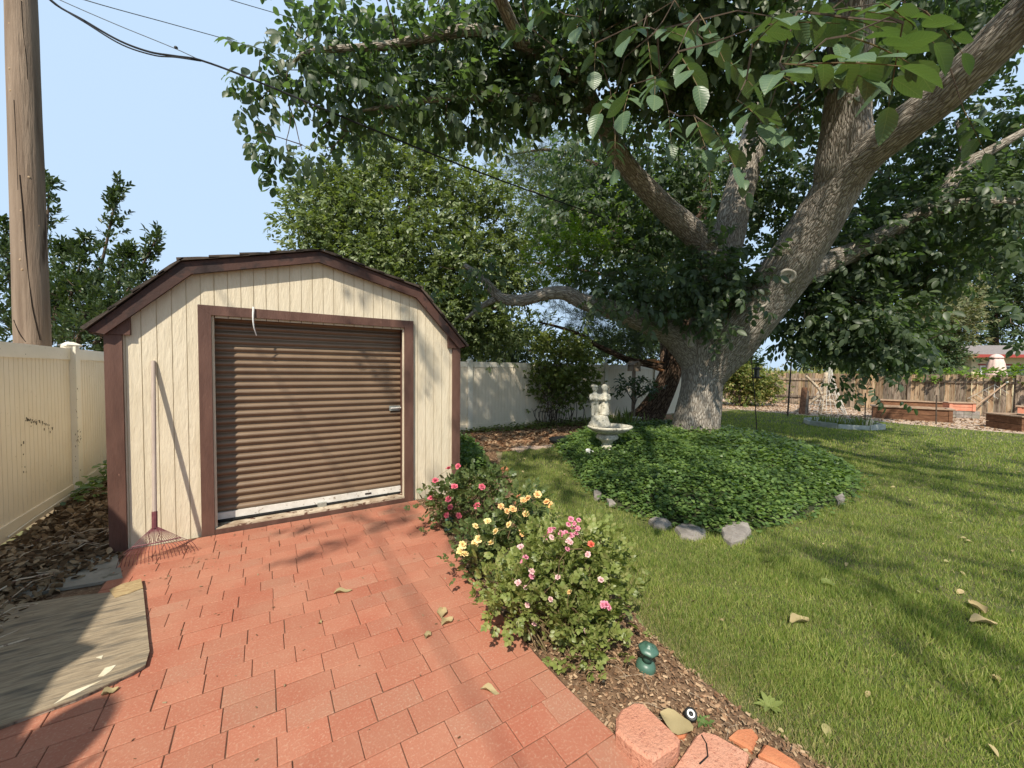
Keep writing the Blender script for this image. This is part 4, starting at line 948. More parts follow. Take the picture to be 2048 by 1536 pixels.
for r0, r1, dens, hh, ww, tm in ((0,2.7,28000,.040,.0027,bt),(2.7,4.2,13000,.042,.0036,bt),(4.2,6.5,5600,.044,.0052,bt1),(6.5,10,2200,.048,.008,bt1),(10,15,700,.055,.014,bt1),(15,21,260,.055,.022,bt1)):
    x, y = sample(LAWN, dens, lambda x, y: (np.hypot(x,y) >= r0) & (np.hypot(x,y) < r1) & lawn_ok(x,y)) if r1 > 4 else sample([p for p in [(1.9,-.5),(4.3,-.5),(4.3,4.3),(2.62,4.1),(2.52,3.3),(2.35,2.6),(2.13,1.87),(2.0,1.58),(1.92,1.25),(1.90,.9)]], dens, lambda x, y: (np.hypot(x,y) >= r0) & (np.hypot(x,y) < r1) & lawn_ok(x,y))
    e = edgedist(x, y, LAWN); dry = (rng.random(len(x)) < .06+.65*np.exp(-e/.16)*(np.hypot(x,y) < 4)) ; thin = rng.random(len(x)) > .45*np.exp(-e/.10)
    g_ = ~dry & thin; gs.append(blades(x[g_], y[g_], hh, ww, tm)); d_ = dry & thin; ds.append(blades(x[d_], y[d_], hh*.8, ww, tm, .9))
grassmesh('grass', gs, M['grass'], 'short green lawn grass sweeping around the ivy mound', 'grass')
grassmesh('dry_grass', ds, M['drygrass'], 'straw coloured dry blades along the lawn edges', 'grass')
# dry leaf bits lying in the lawn
x, y = sample(LAWN, 5, lambda x, y: lawn_ok(x,y) & (np.hypot(x,y) < 12)); N = len(x); a = rng.uniform(0,6.28,N); d = np.stack([np.cos(a),np.sin(a),rng.normal(0,.3,N)],1)
tag(join_np('lawn_leaf_bits', [(leaf_t(.3,.14,.3), basis(d, rng.uniform(-.6,.6,N)), rng.uniform(.02,.06,N), np.stack([x,y,np.full(N,.038)],1))], M['deadleaf']), 'small dry leaf bits scattered over the lawn', 'debris', None, 'stuff')
# ivy
x, y = sample(MOUND, 2300, lambda x, y: (np.hypot(x,y) < 7.0) & (edgedist(x,y,MOUND) > .0)); x2, y2 = sample(MOUND, 1100, lambda x, y: np.hypot(x,y) >= 7.0)
xs, ys = np.concatenate([x,x2]), np.concatenate([y,y2]); _e = edgedist(xs,ys,MOUND); _o = np.exp(-_e/.08); xs = xs+rng.normal(0,.11,len(xs))*_o; ys = ys+rng.normal(0,.11,len(ys))*_o; zs = mound_h(xs,ys)+np.abs(rng.normal(0,.05,len(xs)))*np.minimum(1,edgedist(xs,ys,MOUND)/.25+.25)+.02
zs += .05*np.sin(xs*3.1+ys*1.7)*np.sin(ys*2.9)*np.minimum(1,edgedist(xs,ys,MOUND)/.4)
N = len(xs); a = rng.uniform(0,6.28,N); d = np.stack([np.cos(a),np.sin(a),rng.uniform(-.25,.75,N)],1)
join_s = np.concatenate([rng.uniform(.035,.062,len(x)), rng.uniform(.05,.085,len(x2))])
iv = join_np('ivy_cover', [(leaf_t(.36,.08,.2), basis(d, rng.normal(0,.35,N)), join_s, np.stack([xs,ys,zs],1))], M['leafivy'])
tag(iv, 'dense dark green ivy ground cover over the round mound', 'ivy', None, 'stuff')
# low green plants beside the shed and along the back fence
def lowplants(name, poly, dens, hmax, size, leaf, label):
    x, y = sample(poly, dens); N = len(x); h = rng.uniform(.02,1,N)*hmax*np.minimum(1, edgedist(x,y,poly)/.3+.15); a = rng.uniform(0,6.28,N)
    d = np.stack([np.cos(a),np.sin(a),rng.uniform(-.3,.9,N)],1)
    o = join_np(name, [(leaf_t(.33,.08,.2), basis(d, rng.normal(0,.4,N)), size*rng.uniform(.6,1.3,N), np.stack([x,y,h+.015],1))], M[leaf]); return tag(o, label, 'plants', None, 'stuff')
lowplants('shade_plants', [(2.18,4.9),(2.9,5.0),(3.2,5.9),(3.6,6.8),(3.3,7.6),(2.3,7.7)], 1500, .38, .08, 'leafivy', 'dark green shade plants growing along the right wall of the shed')
lowplants('fence_groundcover', [(6.2,8.6),(8.8,8.5),(11.5,8.7),(11.5,9.2),(4.2,9.2),(4.4,8.9)], 500, .20, .08, 'leafvine', 'yellowish low ground cover at the foot of the back fence')
lowplants('corner_weeds', [(-1.95,6.3),(-1.7,6.2),(-1.2,7.0),(-1.2,8.4),(-1.95,8.4)], 480, .45, .08, 'leafivy', 'green weeds in the gap between the shed and the left fence')
# leaf litter, left strip
LIT = [(-1.97,1.5),(-1.5,2.6),(-1.3,3.35),(-1.28,4.0),(-1.12,4.35),(-1.0,4.55),(-1.14,4.75),(-1.14,8.5),(-1.97,8.5)]
lt_ = leaf_t(.28,.16,-.25)
x, y = sample(LIT, 1700); N = len(x); a = rng.uniform(0,6.28,N); d = np.stack([np.cos(a),np.sin(a),rng.normal(0,.35,N)],1)
hgt = .10*np.minimum(1, edgedist(x,y,LIT)/.25)*rng.random(N)+.02
o = join_np('leaf_litter', [(lt_, basis(d, rng.uniform(-3.1,3.1,N)), rng.uniform(.025,.085,N), np.stack([x,y,hgt],1))], M['litter'])
tag(o, 'brown dead leaves and twigs piled along the left fence', 'leaf litter', None, 'stuff')
mb = MB()
for _ in range(120):
    px, py = random.uniform(-1.9,-1.15), random.uniform(2.6,7.2); a = random.gauss(1.0,.7); L = random.uniform(.08,.5); c, s_ = math.cos(a)*L, math.sin(a)*L
    if not inpoly(np.array([px]),np.array([py]),LIT)[0]: continue
    mb.tube([(px,py,.07),(px+c*.5+random.gauss(0,.02),py+s_*.5,.10+random.random()*.03),(px+c,py+s_,.07)], random.uniform(.002,.006), 4)
tag(mb.build('dead_twigs', M['sill']), 'thin dead twigs lying on the leaf litter by the fence', 'twigs', None, 'stuff')
# mulch chips
ct = (np.array([[-.22,-.5,0],[.22,-.42,.02],[.18,.5,0],[-.2,.42,.05]],float), np.zeros((0,3),int), np.array([[0,1,2,3]]))
BEDV = [p for p in BED]
sets = []
for poly, dens, lo, hi in ((BED,4200,.007,.028),([(3.6,8.2),(3.95,6.62),(5.2,6.62),(6.5,7.55),(8.5,7.75),(11,8.05),(11,9.2),(2.4,9.2),(2.4,8.0)],330,.03,.10)):
    x, y = sample(poly, dens); N = len(x); a = rng.uniform(0,6.28,N); d = np.stack([np.cos(a),np.sin(a),rng.normal(0,.28,N)],1)
    sets.append((ct, basis(d, rng.uniform(-3,3,N)*.35), rng.uniform(lo,hi,N), np.stack([x,y,.016+.018*rng.random(N)],1)))
o = join_np('mulch_chips', sets, M['chips']); tag(o, 'loose shredded bark mulch around the roses and back path', 'mulch', None, 'stuff')
x, y = sample([(17.3,9),(17.5,5),(17.4,2.5),(17.9,0),(18.6,-5),(23.4,-5),(23.4,12),(17.3,12)], 70); N = len(x); a = rng.uniform(0,6.28,N); d = np.stack([np.cos(a),np.sin(a),rng.normal(0,.3,N)],1)
o = join_np('bark_gravel', [(ct, basis(d, rng.uniform(-1,1,N)), rng.uniform(.04,.10,N), np.stack([x,y,.015+.02*rng.random(N)],1))], M['chips']); tag(o, 'pale bark and gravel strip before the wooden fence', 'gravel', None, 'stuff')
mb = MB()
for _ in range(45):
    px, py = random.uniform(1.35,2.0), random.uniform(.7,2.2); a = random.uniform(0,6.28); L = random.uniform(.06,.22)
    if not inpoly(np.array([px]),np.array([py]),BED)[0] or not inpoly(np.array([px+math.cos(a)*L]),np.array([py+math.sin(a)*L]),BED)[0]: continue
    mb.tube([(px,py,.03),(px+math.cos(a)*L*.5,py+math.sin(a)*L*.5+random.gauss(0,.02),.045),(px+math.cos(a)*L,py+math.sin(a)*L,  .028)], .0008, 3, cap=False)
tag(mb.build('straw_stalks', M['sill']), 'thin pale straw stalks lying on the mulch under the roses', 'straw', None, 'stuff')

# ================================================================== ROSES
def rose_t(seed, open_=1.0):
    r_ = np.random.default_rng(seed); pv = (np.array([[-.12,0,0],[.12,0,0],[.42,.55,.10],[-.42,.55,.10],[.25,1,.02],[-.25,1,.02]],float), np.zeros((0,3),int), np.array([[0,1,2,3],[3,2,4,5]])); it = []
    for ring, (n, el, sz) in enumerate(((6,.15,1.0),(5,.7,.8),(4,1.5,.6),(3,3.0,.45))):
        for k in range(n):
            a = 2*math.pi*(k+.5*ring)/n+r_.uniform(-.2,.2); it.append((pv, b1((math.cos(a),math.sin(a),el*open_), r_.uniform(-.2,.2)), sz*r_.uniform(.85,1.1), (0,0,.06*ring)))
    return comp(*it)
RT = [npmesh('flower', *(lambda t: (t[0], [t[1], t[2]]))(rose_t(k, 1+.3*k))) for k in range(3)]
R5 = [comp(*[(leaf_t(.36,.07,.15), b1((s*.9 if i else 0, .5 if i else 1, .05), rr*.3), .42 if i else .5, (0, yy, 0)) for i, s, yy, rr in ((0,0,.75,0),(1,-1,.45,1),(1,1,.45,-1),(1,-1,.75,1),(1,1,.75,-1))])]
def rose(name, label, base, ells, nper, leaf, size, flowers, nst, seed):
    t = thing(name, tuple(base), label, 'rose bush', 'rose bushes along the paving'); random.seed(seed)
    C_, A, D = clumps(ells, nper, .055, .9, None)
    C_[:,2] = np.maximum(C_[:,2],.08); A[:,2] = np.maximum(A[:,2],.04)
    foliage('leaves', R5, A, D, size, M[leaf], t, up=.45)
    mb = MB(); c0 = np.mean([e[0] for e in ells],0)
    nodes = []
    for k in range(nst):
        e = random.choice(ells); tgt = e[0]+(rand_dirs(1)[0]*np.array([e[1],e[1],e[2]]))*.75; s0 = np.array(base)+np.array([random.gauss(0,.06),random.gauss(0,.06),0]); mid = (s0+tgt)/2+np.array([random.gauss(0,.03),random.gauss(0,.03),.04])
        S = spline([s0,mid,tgt],4); mb.tube(S, list(np.linspace(.0055,.002,len(S))), 5, cap=False); nodes.append(S[3:])
    mb.build('canes', M['stem'], t); nodes = np.concatenate(nodes)
    twigs('twig_work', C_, nodes, M['stem'], t, .0045)
    fp = []
    for i, (px, py, Z, sz, mt) in enumerate(flowers):
        p = at(px, py, Z); o = bpy.data.objects.new('flower', RT[i % 3]); COL.objects.link(o); o.parent = t; o.matrix_parent_inverse = t.matrix_basis.inverted()
        if len(RT[i % 3].materials) == 0: RT[i % 3].materials.append(M['pink'])
        o.material_slots[0].link = 'OBJECT'; o.material_slots[0].material = M[mt]
        dr = Vector(tuple(-_fw*.8+np.array([random.gauss(0,.35),random.gauss(0,.35),.9]))).to_track_quat('Z','Y').to_matrix().to_4x4()
        o.matrix_basis = Matrix.Translation(tuple(p)) @ dr @ Matrix.Rotation(random.uniform(0,6.28),4,'Z') @ Matrix.Scale(sz,4); fp.append(p)
    twigs('flower_stalks', np.array(fp), np.concatenate([nodes, C_]), M['stem'], t, .0045)
    return t
cz = lambda x, y: (800+x/2.926, 880+y/2.926)
def fl(lst, Zf, sz, mt): return [(*cz(x,y), Zf(y), sz*random.uniform(.85,1.15), mt) for x, y in lst]
b1_ = G(940,1062); Z1 = proj(b1_)[2]
rose('rose_bush', 'sparse rose bush with hot pink blooms beside the shed door frame', b1_, [E(930,985,Z1+.05,60,38,.28,30),E(965,965,Z1+.15,50,30,.25,18),E(895,1000,Z1-.05,40,35,.2,14),E(985,1000,Z1+.1,35,40,.2,12),E(900,1035,Z1-.05,40,20,.15,7)], 9, 'leafrose1', .074,
     fl([(340,155),(285,170),(205,240),(318,272),(283,347),(293,395),(272,440),(343,443),(452,385),(180,340),(478,275)], lambda y: Z1-.12-.0002*y, .034, 'pinkred'), 34, 3)
b2_ = G(1005,1165); Z2 = proj(b2_)[2]
rose('rose_bush', 'rose bush with apricot and yellow blooms in the middle of the row', b2_, [E(1010,1075,Z2+.1,65,45,.26,34),E(1050,1030,Z2+.2,55,35,.22,22),E(960,1095,Z2,40,35,.2,16),E(1060,1080,Z2+.15,50,40,.2,18),E(950,1125,Z2-.05,30,25,.15,8)], 9, 'leafrose1', .072,
     fl([(722,352),(752,343),(803,320),(660,405),(625,418),(737,435),(885,385),(860,365),(715,525),(715,545),(590,390)], lambda y: Z2-.02, .030, 'orange')+fl([(440,507),(512,475),(563,537),(640,497),(532,607),(440,605),(365,615),(355,655),(380,668),(460,580)], lambda y: Z2-.16, .030, 'yellow'), 40, 4)
b3_ = G(1120,1296); Z3 = proj(b3_)[2]
rose('rose_bush', 'big pale leaved rose bush with clusters of pink blooms nearest the viewer', b3_, [E(1110,1165,Z3+.08,75,70,.28,46),E(1190,1110,Z3+.2,60,45,.2,32),E(1100,1090,Z3+.22,60,30,.2,18),E(1180,1190,Z3+.12,60,70,.24,34),E(1030,1180,Z3+.05,45,40,.18,18),E(1150,1255,Z3-.02,60,40,.2,26),E(1010,1170,Z3+.1,30,30,.12,8)], 11, 'leafrose2', .066,
     fl([(1000,465),(1045,470),(985,495),(1010,520),(1040,520),(970,545),(1000,560),(1030,550),(880,525),(900,520),(860,545),(850,570),(945,550),(1020,490)], lambda y: Z3+.10, .019, 'pink')
     +fl([(885,570),(985,590),(1000,600),(1100,670),(690,835),(735,865),(1175,820),(705,625),(880,935),(745,965),(785,1075),(1088,1115),(925,805),(770,770)], lambda y: Z3-.12, .017, 'palepink')+fl([(978,640),(735,690),(720,715),(770,795),(1205,965),(1185,965),(1220,980)], lambda y: Z3-.12, .019, 'pink')+fl([(1118,612)], lambda y: Z3+.0, .022, 'redp')+fl([(990,890)], lambda y: Z3-.12, .018, 'orange'), 60, 5)

# ================================================================== BACK OF THE YARD
# ---- vine on the back fence
vb = np.array([7.3,9.12,0]); VZ = proj((7.3,9.0,1))[2]
vine = thing('climbing_vine', tuple(vb), 'bushy climbing vine mounded over the back vinyl fence', 'vine')
vE = [E(1122,725,VZ-.15,66,52,.45,90),E(1155,768,VZ-.15,46,48,.35,50),E(1085,760,VZ-.15,42,42,.3,34),E(1122,688,VZ,52,24,.4,36),E(1110,800,VZ-.1,30,35,.25,12),E(1065,790,VZ-.1,14,30,.15,6)]
vC, vA, vD = clumps(vE, 8, .12)
SV = [sprig(6, leaf_t(.34,.07,.2), 60+k) for k in range(2)]
foliage('leaves', SV, vA, vD, .075, M['leafvine'], vine, up=.2)
vn = []
for k in range(34):
    s0 = vb+np.array([random.uniform(-.75,.75),random.uniform(-.35,0),0]); e = random.choice(vE[:5]); tg = e[0]+rand_dirs(1)[0]*.25
    S = spline([s0,s0+np.array([random.gauss(0,.12),random.gauss(0,.06),.45]),(s0+tg)/2+np.array([random.gauss(0,.1),0,.1]),tg],3); MB().tube(S, list(np.linspace(.012,.005,len(S))), 5).build('stem', M['twig'], vine); vn.append(S)
twigs('twig_work', vC, np.concatenate(vn), M['twig'], vine, .007)
# ---- birdhouse on a post
bp = at(1266,838,PZ-1.2); bp[2] = 0
BZ = proj(bp)[2]
bh = thing('birdhouse', tuple(bp), 'small weathered wooden birdhouse on a post before the back fence', 'birdhouse')
top_ = at(1268,741,BZ); MB().tube([bp,top_], [.055,.05], 8).build('post', M['oldwood'], bh)
hx = top_; s_ = BZ/F
def bbox(c, dx, dy, dz, name, mt, par): return MB().box((c[0]-dx,c[1]-dy,c[2]-dz),(c[0]+dx,c[1]+dy,c[2]+dz)).build(name, M[mt], par)
body = bbox((hx[0],hx[1],hx[2]+.07),.14,.12,.09,'box','oldwood',bh)
MB().xz([(hx[0]-.19,hx[2]+.161),(hx[0]+.19,hx[2]+.161),(hx[0],hx[2]+.27)], hx[1]-.17, hx[1]+.17).build('roof', M['oldwood'], bh)
MB().tube([(hx[0]+.02,hx[1]-.125,hx[2]+.08),(hx[0]+.02,hx[1]-.119,hx[2]+.08)], .025, 10).build('entrance_hole', M['dark'], bh)
MB().lathe([(.14,0),(.12,.12),(.09,.22),(.13,.3),(.17,.33),(.16,.35),(.05,.34)], (bp[0]-.25,bp[1]-.3,.0), 14).build('ornament', M['statue'], None, True)
tag(bpy.data.objects['ornament'], 'small grey stone urn at the foot of the birdhouse post', 'urn')
# ---- sapling and iris near it
sb_ = bp+np.array([-.12,-.5,0]); sap = thing('sapling', tuple(sb_), 'thin dark leaved sapling growing beside the birdhouse post', 'sapling')
SZ = proj(sb_)[2]; SN = []
for pix in ([(1262,842),(1268,815),(1275,795),(1283,778)],[(1270,808),(1258,790),(1248,775)],[(1276,795),(1292,785),(1298,772)],[(1268,815),(1272,790),(1268,768)]):
    S = spline([at(a,b,SZ) for a,b in pix],4); MB().tube(S, list(np.linspace(.02,.006,len(S))), 6).build('stem', M['twig'], sap); SN.append(S)
c_, a_, d_ = clumps([E(1250,775,SZ,16,10,.2,5),E(1270,768,SZ,18,10,.2,6),E(1293,775,SZ,16,10,.2,6)], 5, .09)
foliage('leaves', [sprig(5, leaf_t(.24,.05,.25), 80)], a_, d_, .11, M['leafcherry'], sap, up=.1)
def strap_clump(name, label, c, n, h, wd, leaf, spread=.2, group=None):
    x = c[0]+rng.normal(0,spread,n); y = c[1]+rng.normal(0,spread,n); a = rng.uniform(0,6.28,n); ln = rng.uniform(.05,.5,n)
    d = np.stack([np.cos(a)*ln,np.sin(a)*ln,np.ones(n)],1); t = (np.array([[-.5,0,0],[.5,0,0],[-.5,.45,0],[.5,.45,0],[-.35,.8,-.04],[.35,.8,-.04],[0,1,-.12]],float),np.array([[4,5,6]]),np.array([[0,1,3,2],[2,3,5,4]]))
    S = np.stack([np.full(n,wd),h*rng.uniform(.6,1.15,n),h*np.ones(n)],1); R = basis(d, rng.uniform(-3,3,n)); V = np.einsum('nij,nkj->nki',R,t[0][None]*S[:,None,:])+np.stack([x,y,np.full(n,c[2])],1)[:,None]
    off = (np.arange(n)*7)[:,None,None]; o = link(name, npmesh(name, V.reshape(-1,3), [(t[1][None]+off).reshape(-1,3),(t[2][None]+off).reshape(-1,4)]), M[leaf]); o = tag(o, label, 'plant', group); o['kind'] = 'stuff'; return o
ip = at(1243,838,BZ-.8); strap_clump('iris_clump', 'clump of upright sword shaped iris leaves behind the statue', (ip[0],ip[1],.0), 70, .65, .04, 'leafvine', .28)
ip = at(1372,825,PZ-1.0); strap_clump('iris_clump', 'small iris clump between the two tree trunks', (ip[0],ip[1],.0), 30, .45, .035, 'leafivy', .2)

# ---- birdbath with two children
bb = G(1214,898,.22); BbZ = proj(bb)[2]; zb = bb[2]
bath = thing('birdbath', tuple(bb), 'cast stone birdbath with a shell bowl and statues of two children', 'birdbath')
u = BbZ/F        # metres per pixel there
yaw = math.atan2(_rt[1],_rt[0])
lx = np.array([math.cos(yaw),math.sin(yaw),0]); ly = np.array([-math.sin(yaw),math.cos(yaw),0])
def L2(a, b, z): return bb+lx*a+ly*b+np.array([0,0,z])
MB().lathe([(.13,-.05),(.13,.02),(.10,.05),(.085,.10),(.095,.14),(.17,.18),(.19,.22),(.17,.25),(.16,.27)], tuple(bb), 24, None, lambda th, z: 1+.07*math.cos(8*th)).build('pedestal', M['statue'], bath, True)
def shell(th, z): return 1+.035*abs(math.cos(5*th))+(.0 if math.cos(th-yaw) < 0 else .28*math.cos(th-yaw)**2)
bw = MB().lathe([(.10,.27),(.17,.285),(.27,.33),(.335,.385),(.345,.41),(.33,.425),(.30,.412),(.22,.375),(.10,.36),(.02,.357)], tuple(bb), 40, None, shell).build('bowl', M['statue'], bath, True)
MB().lathe([(.01,.388),(.235,.389)], tuple(bb), 24).build('water', M['glass'], bw)
pc0 = L2(-.13,.06,0)
MB().lathe([(.20,.385),(.195,.45),(.165,.50),(.15,.56),(.135,.60),(.05,.615)], tuple(pc0), 20, None, lambda th, z: 1+.06*math.sin(3*th+z*20)).build('plinth', M['statue'], bath, True)
def figure(name, off, boy):
    mb = MB(); c = L2(*off, 0); f = -_fw*np.array([1,1,0]); f = f/np.linalg.norm(f)
    def P(a, b, z): return tuple(c+lx*a+f*b+np.array([0,0,z]))
    # head, hair or bonnet, cap
    mb.ball(P(0,.0,1.085),(.052,.054,.060),12)
    mb.ball(P(0,.045,1.080),(.010,.012,.010),6); mb.ball(P(0,.03,1.055),(.022,.02,.014),6)
    if boy:
        mb.ball(P(-.008,-.008,1.125),(.062,.062,.034),12); mb.ball(P(.02,.04,1.112),(.04,.035,.010),8)
    else:
        mb.ball(P(0,-.02,1.098),(.066,.060,.068),12); mb.ball(P(0,-.01,1.03),(.05,.045,.03),8)
    mb.tube([P(0,0,1.04),P(0,0,1.01)], [.024,.028], 8)
    # torso
    mb.tube([P(0,0,1.02),P(0,0,.985),P(0,0,.93),P(0,0,.87),P(0,0,.82)], [.030,.062,.064,.058,.062], 12)
    if boy:
        for s in (-1,1): mb.tube([P(s*.032,0,.84),P(s*.034,.008,.74),P(s*.033,.0,.67),P(s*.034,.0,.60)], [.040,.036,.028,.026], 8); mb.ball(P(s*.035,.025,.60),(.024,.042,.018),8)
        mb.ball(P(0,0,.83),(.066,.058,.04),10)
    else:
        mb.tube([P(0,0,.86),P(0,0,.76),P(0,0,.66),P(0,0,.615)], [.058,.074,.088,.092], 14)
        for s in (-1,1): mb.ball(P(s*.03,.03,.60),(.022,.04,.018),8)
    # arms bent, hands together in front
    for s in (-1,1):
        mb.tube([P(s*.062,0,.985),P(s*.085,.015,.925),P(s*.075,.045,.885)], [.026,.024,.022], 8); mb.tube([P(s*.075,.045,.885),P(s*.045,.075,.90),P(s*.015,.085,.915)], [.022,.019,.016], 8); mb.ball(P(s*.012,.088,.918),(.017,.017,.017),8)
    mb.ball(P(0,.085,.89),(.03,.025,.035),8)
    o = mb.build(name, M['statue'], bath, True)
    r = o.modifiers.new('remesh','REMESH'); r.mode = 'VOXEL'; r.voxel_size = .0075; r.use_smooth_shade = True
    sm_ = o.modifiers.new('smooth','SMOOTH'); sm_.iterations = 2; sm_.factor = .5
    return o
figure('boy_figure', (-.225,.04), True); figure('girl_figure', (-.045,.05), False)
MB().tube([L2(-.13,.07,.60),L2(-.13,.075,.80)], [.06,.035], 9).build('support_stump', M['statue'], bath, True)
# small white ornament in the ivy
oc = G(1176,914,.10)
orn = thing('garden_ornament', tuple(oc), 'small white jug shaped ornament standing in the ivy before the birdbath', 'ornament')
MB().lathe([(.05,-.08),(.052,.0),(.05,.05),(.036,.075),(.04,.10),(.045,.13),(.03,.145)], tuple(oc), 14).build('body', M['white'], orn, True)
MB().tube(spline([tuple(oc+lx*.04+np.array([0,0,.11])),tuple(oc+lx*.10+np.array([0,0,.09])),tuple(oc+lx*.09+np.array([0,0,.03]))],4), .012, 6).build('spout', M['white'], orn)

# ---- edging stones and stepping stones
def boulder(name, pix, z0, z1, material, label, cat, group, ch=.03):
    P = np.array([G(a,b,z1)[:2] for a,b in pix]); c = P.mean(0); rings = []
    V = []; n = len(P)
    for k, (sc, z) in enumerate(((1.02,z0),(1.0,z1-ch),(.90,z1-.006),(.5,z1+.004))):
        for p in P: q = c+(p-c)*sc; V.append((q[0],q[1],z+random.uniform(-.006,.006)*(k > 0)))
    Fs = [(i*n+k, i*n+(k+1)%n, (i+1)*n+(k+1)%n, (i+1)*n+k) for i in range(3) for k in range(n)]+[tuple(range(3*n,4*n))]
    A2_ = sum(P[i][0]*P[(i+1)%n][1]-P[(i+1)%n][0]*P[i][1] for i in range(n))
    if A2_ < 0: Fs = [f[::-1] for f in Fs]
    return tag(MB().add(V,Fs).build(name, M[material]), label, cat, group)
eg = 'stones edging the ivy mound'
boulder('edging_stone', [(1441,1052),(1450,1044),(1475,1038),(1498,1043),(1503,1056),(1490,1072),(1462,1080),(1447,1070)], .0, .075, 'stone', 'rounded grey edging stone, rightmost in the front row of the mound', 'stone', eg)
boulder('edging_stone', [(1348,1052),(1362,1043),(1388,1045),(1412,1056),(1412,1068),(1392,1074),(1360,1068)], .0, .055, 'stone', 'long flat grey edging stone in the middle of the front row', 'stone', eg)
boulder('edging_stone', [(1297,1036),(1310,1030),(1335,1036),(1345,1044),(1330,1050),(1308,1046)], .0, .07, 'stone', 'flat grey edging stone left of the long one', 'stone', eg)
boulder('edging_stone', [(1187,980),(1197,977),(1204,986),(1198,994),(1188,990)], .0, .07, 'stone', 'small dark edging stone at the left rim of the mound', 'stone', eg)
boulder('edging_stone', [(1212,994),(1226,998),(1232,1006),(1218,1004)], .0, .06, 'stone', 'tiny edging stone half hidden under the ivy at the left rim', 'stone', eg)
boulder('edging_stone', [(1668,992),(1685,985),(1692,994),(1676,1003)], .0, .07, 'stone', 'small edging stone at the right rim of the mound', 'stone', eg)
sg = 'stepping stones by the mulch'
boulder('stepping_stone', [(1020,897),(1040,890),(1058,895),(1040,904)], .0, .03, 'flag', 'nearest pinkish stepping stone at the end of the grass path', 'stone', sg, .01)
boulder('stepping_stone', [(1046,892),(1068,890),(1088,894),(1070,898)], .0, .03, 'flag', 'middle pinkish stepping stone at the end of the grass path', 'stone', sg, .01)
boulder('stepping_stone', [(1076,892),(1100,888),(1112,891),(1094,895)], .0, .03, 'flag', 'farthest pinkish stepping stone before the dark tray', 'stone', sg, .01)
boulder('edging_brick', [(1028,1002),(1036,985),(1041,988),(1036,1008)], .0, .05, 'blockred', 'red brick set on edge between the grass path and the roses', 'brick', 'bricks edging the rose bed', .01)
boulder('edging_brick', [(1000,936),(1012,931),(1017,936),(1004,941)], .0, .05, 'blockred', 'red brick by the shade plants at the far end of the rose bed', 'brick', 'bricks edging the rose bed', .01)
tr = G(1130,893,.0); o = MB().lathe([(.30,.0),(.36,.10),(.35,.10),(.29,.02),(.02,.015)], (tr[0]+.2,tr[1]+.25,0.012), 22).build('plastic_tray', M['black'], None, True); tag(o, 'round black plastic tray lying at the edge of the ivy', 'tray')

# ---- pavers bottom right
def block(pix, z1, material, label, ch=.012, name='paver_block'):
    P = [G(a,b,z1)[:2] for a,b in pix]; c = np.mean(P,0); n = len(P); V = [(p[0],p[1],.005) for p in P]+[(p[0],p[1],z1-ch) for p in P]+[(*(c+(p-c)*(1-ch/np.linalg.norm(p-c))),z1) for p in P]
    A2_ = sum(P[i][0]*P[(i+1)%n][1]-P[(i+1)%n][0]*P[i][1] for i in range(n))
    Fs = [(i*n+k, i*n+(k+1)%n, (i+1)*n+(k+1)%n, (i+1)*n+k) for i in range(2) for k in range(n)]+[tuple(range(2*n,3*n))]
    if A2_ < 0: Fs = [f[::-1] for f in Fs]
    return tag(MB().add(V,Fs).build(name, M[material]), label, 'block', 'loose blocks at the corner of the bed')
k5 = lambda x, y: (1200+x/5.12, 1350+y/5.12)
block([k5(*p) for p in ((165,420),(215,335),(350,268),(440,275),(820,640),(800,700),(540,870),(330,730),(160,560))], .10, 'block', 'thick pink concrete block beside the corner of the brick paving')
block([k5(*p) for p in ((985,595),(1050,560),(1185,590),(1525,790),(1480,960),(1300,1080),(860,1060),(740,960))], .05, 'block', 'broad cracked pink slab at the bottom edge of the bed')
block([k5(*p) for p in ((1320,625),(1400,545),(1560,540),(1625,615),(1560,760))], .035, 'blockred', 'half buried orange block behind the cracked slab', .008)
block([k5(*p) for p in ((1620,790),(1680,690),(1790,730),(2048,900),(2080,1000),(1900,940))], .05, 'blockred', 'orange brick block furthest right at the lawn edge')
block([k5(*p) for p in ((1500,950),(1580,820),(1760,890),(1900,960),(1830,1080),(1500,1080))], .045, 'block', 'pink cracked block cut off by the bottom of the picture')
block([k5(*p) for p in ((640,420),(730,350),(920,490),(870,620),(800,640))], .035, 'blockred', 'small orange brick wedged behind the thick pink block', .006)
o = MB().tube([G(*k5(1040,615),.052),G(*k5(1090,700),.052),G(*k5(1105,830),.052),G(*k5(1020,910),.052)], .003, 4).build('crack', M['dark'], bpy.data.objects['paver_block.001'])
# yellow leaf on the small brick
# ---- lights
def path_light(c, label, tilt, sc=1.0):
    t = thing('path_light', tuple(c), label, 'path light', 'green path lights in the bed'); R = Matrix.Rotation(tilt,3,'X')
    pr_ = lambda prof: [(a*sc,b*sc) for a,b in prof]
    MB().lathe(pr_([(.052,.0),(.054,.012),(.045,.035),(.028,.048)]), tuple(c), 20, R).build('base', M['greenplastic'], t, True)
    MB().lathe(pr_([(.027,.048),(.024,.075),(.024,.10),(.03,.112)]), tuple(c), 16, R).build('stem', M['greenplastic'], t, True)
    MB().lathe(pr_([(.035,.106),(.052,.112),(.05,.122),(.03,.132),(.016,.136),(.014,.145),(.004,.148)]), tuple(c), 24, R, lambda th, z: 1+.05*math.cos(6*th)).build('cap', M['greenplastic'], t, True)
path_light(G(1291,1336,.012), 'green mushroom shaped path light in the mulch below the big rose', .15)
path_light(G(899,1062,.012), 'dark green path light tucked under the hot pink rose bush', .1, 1.0)
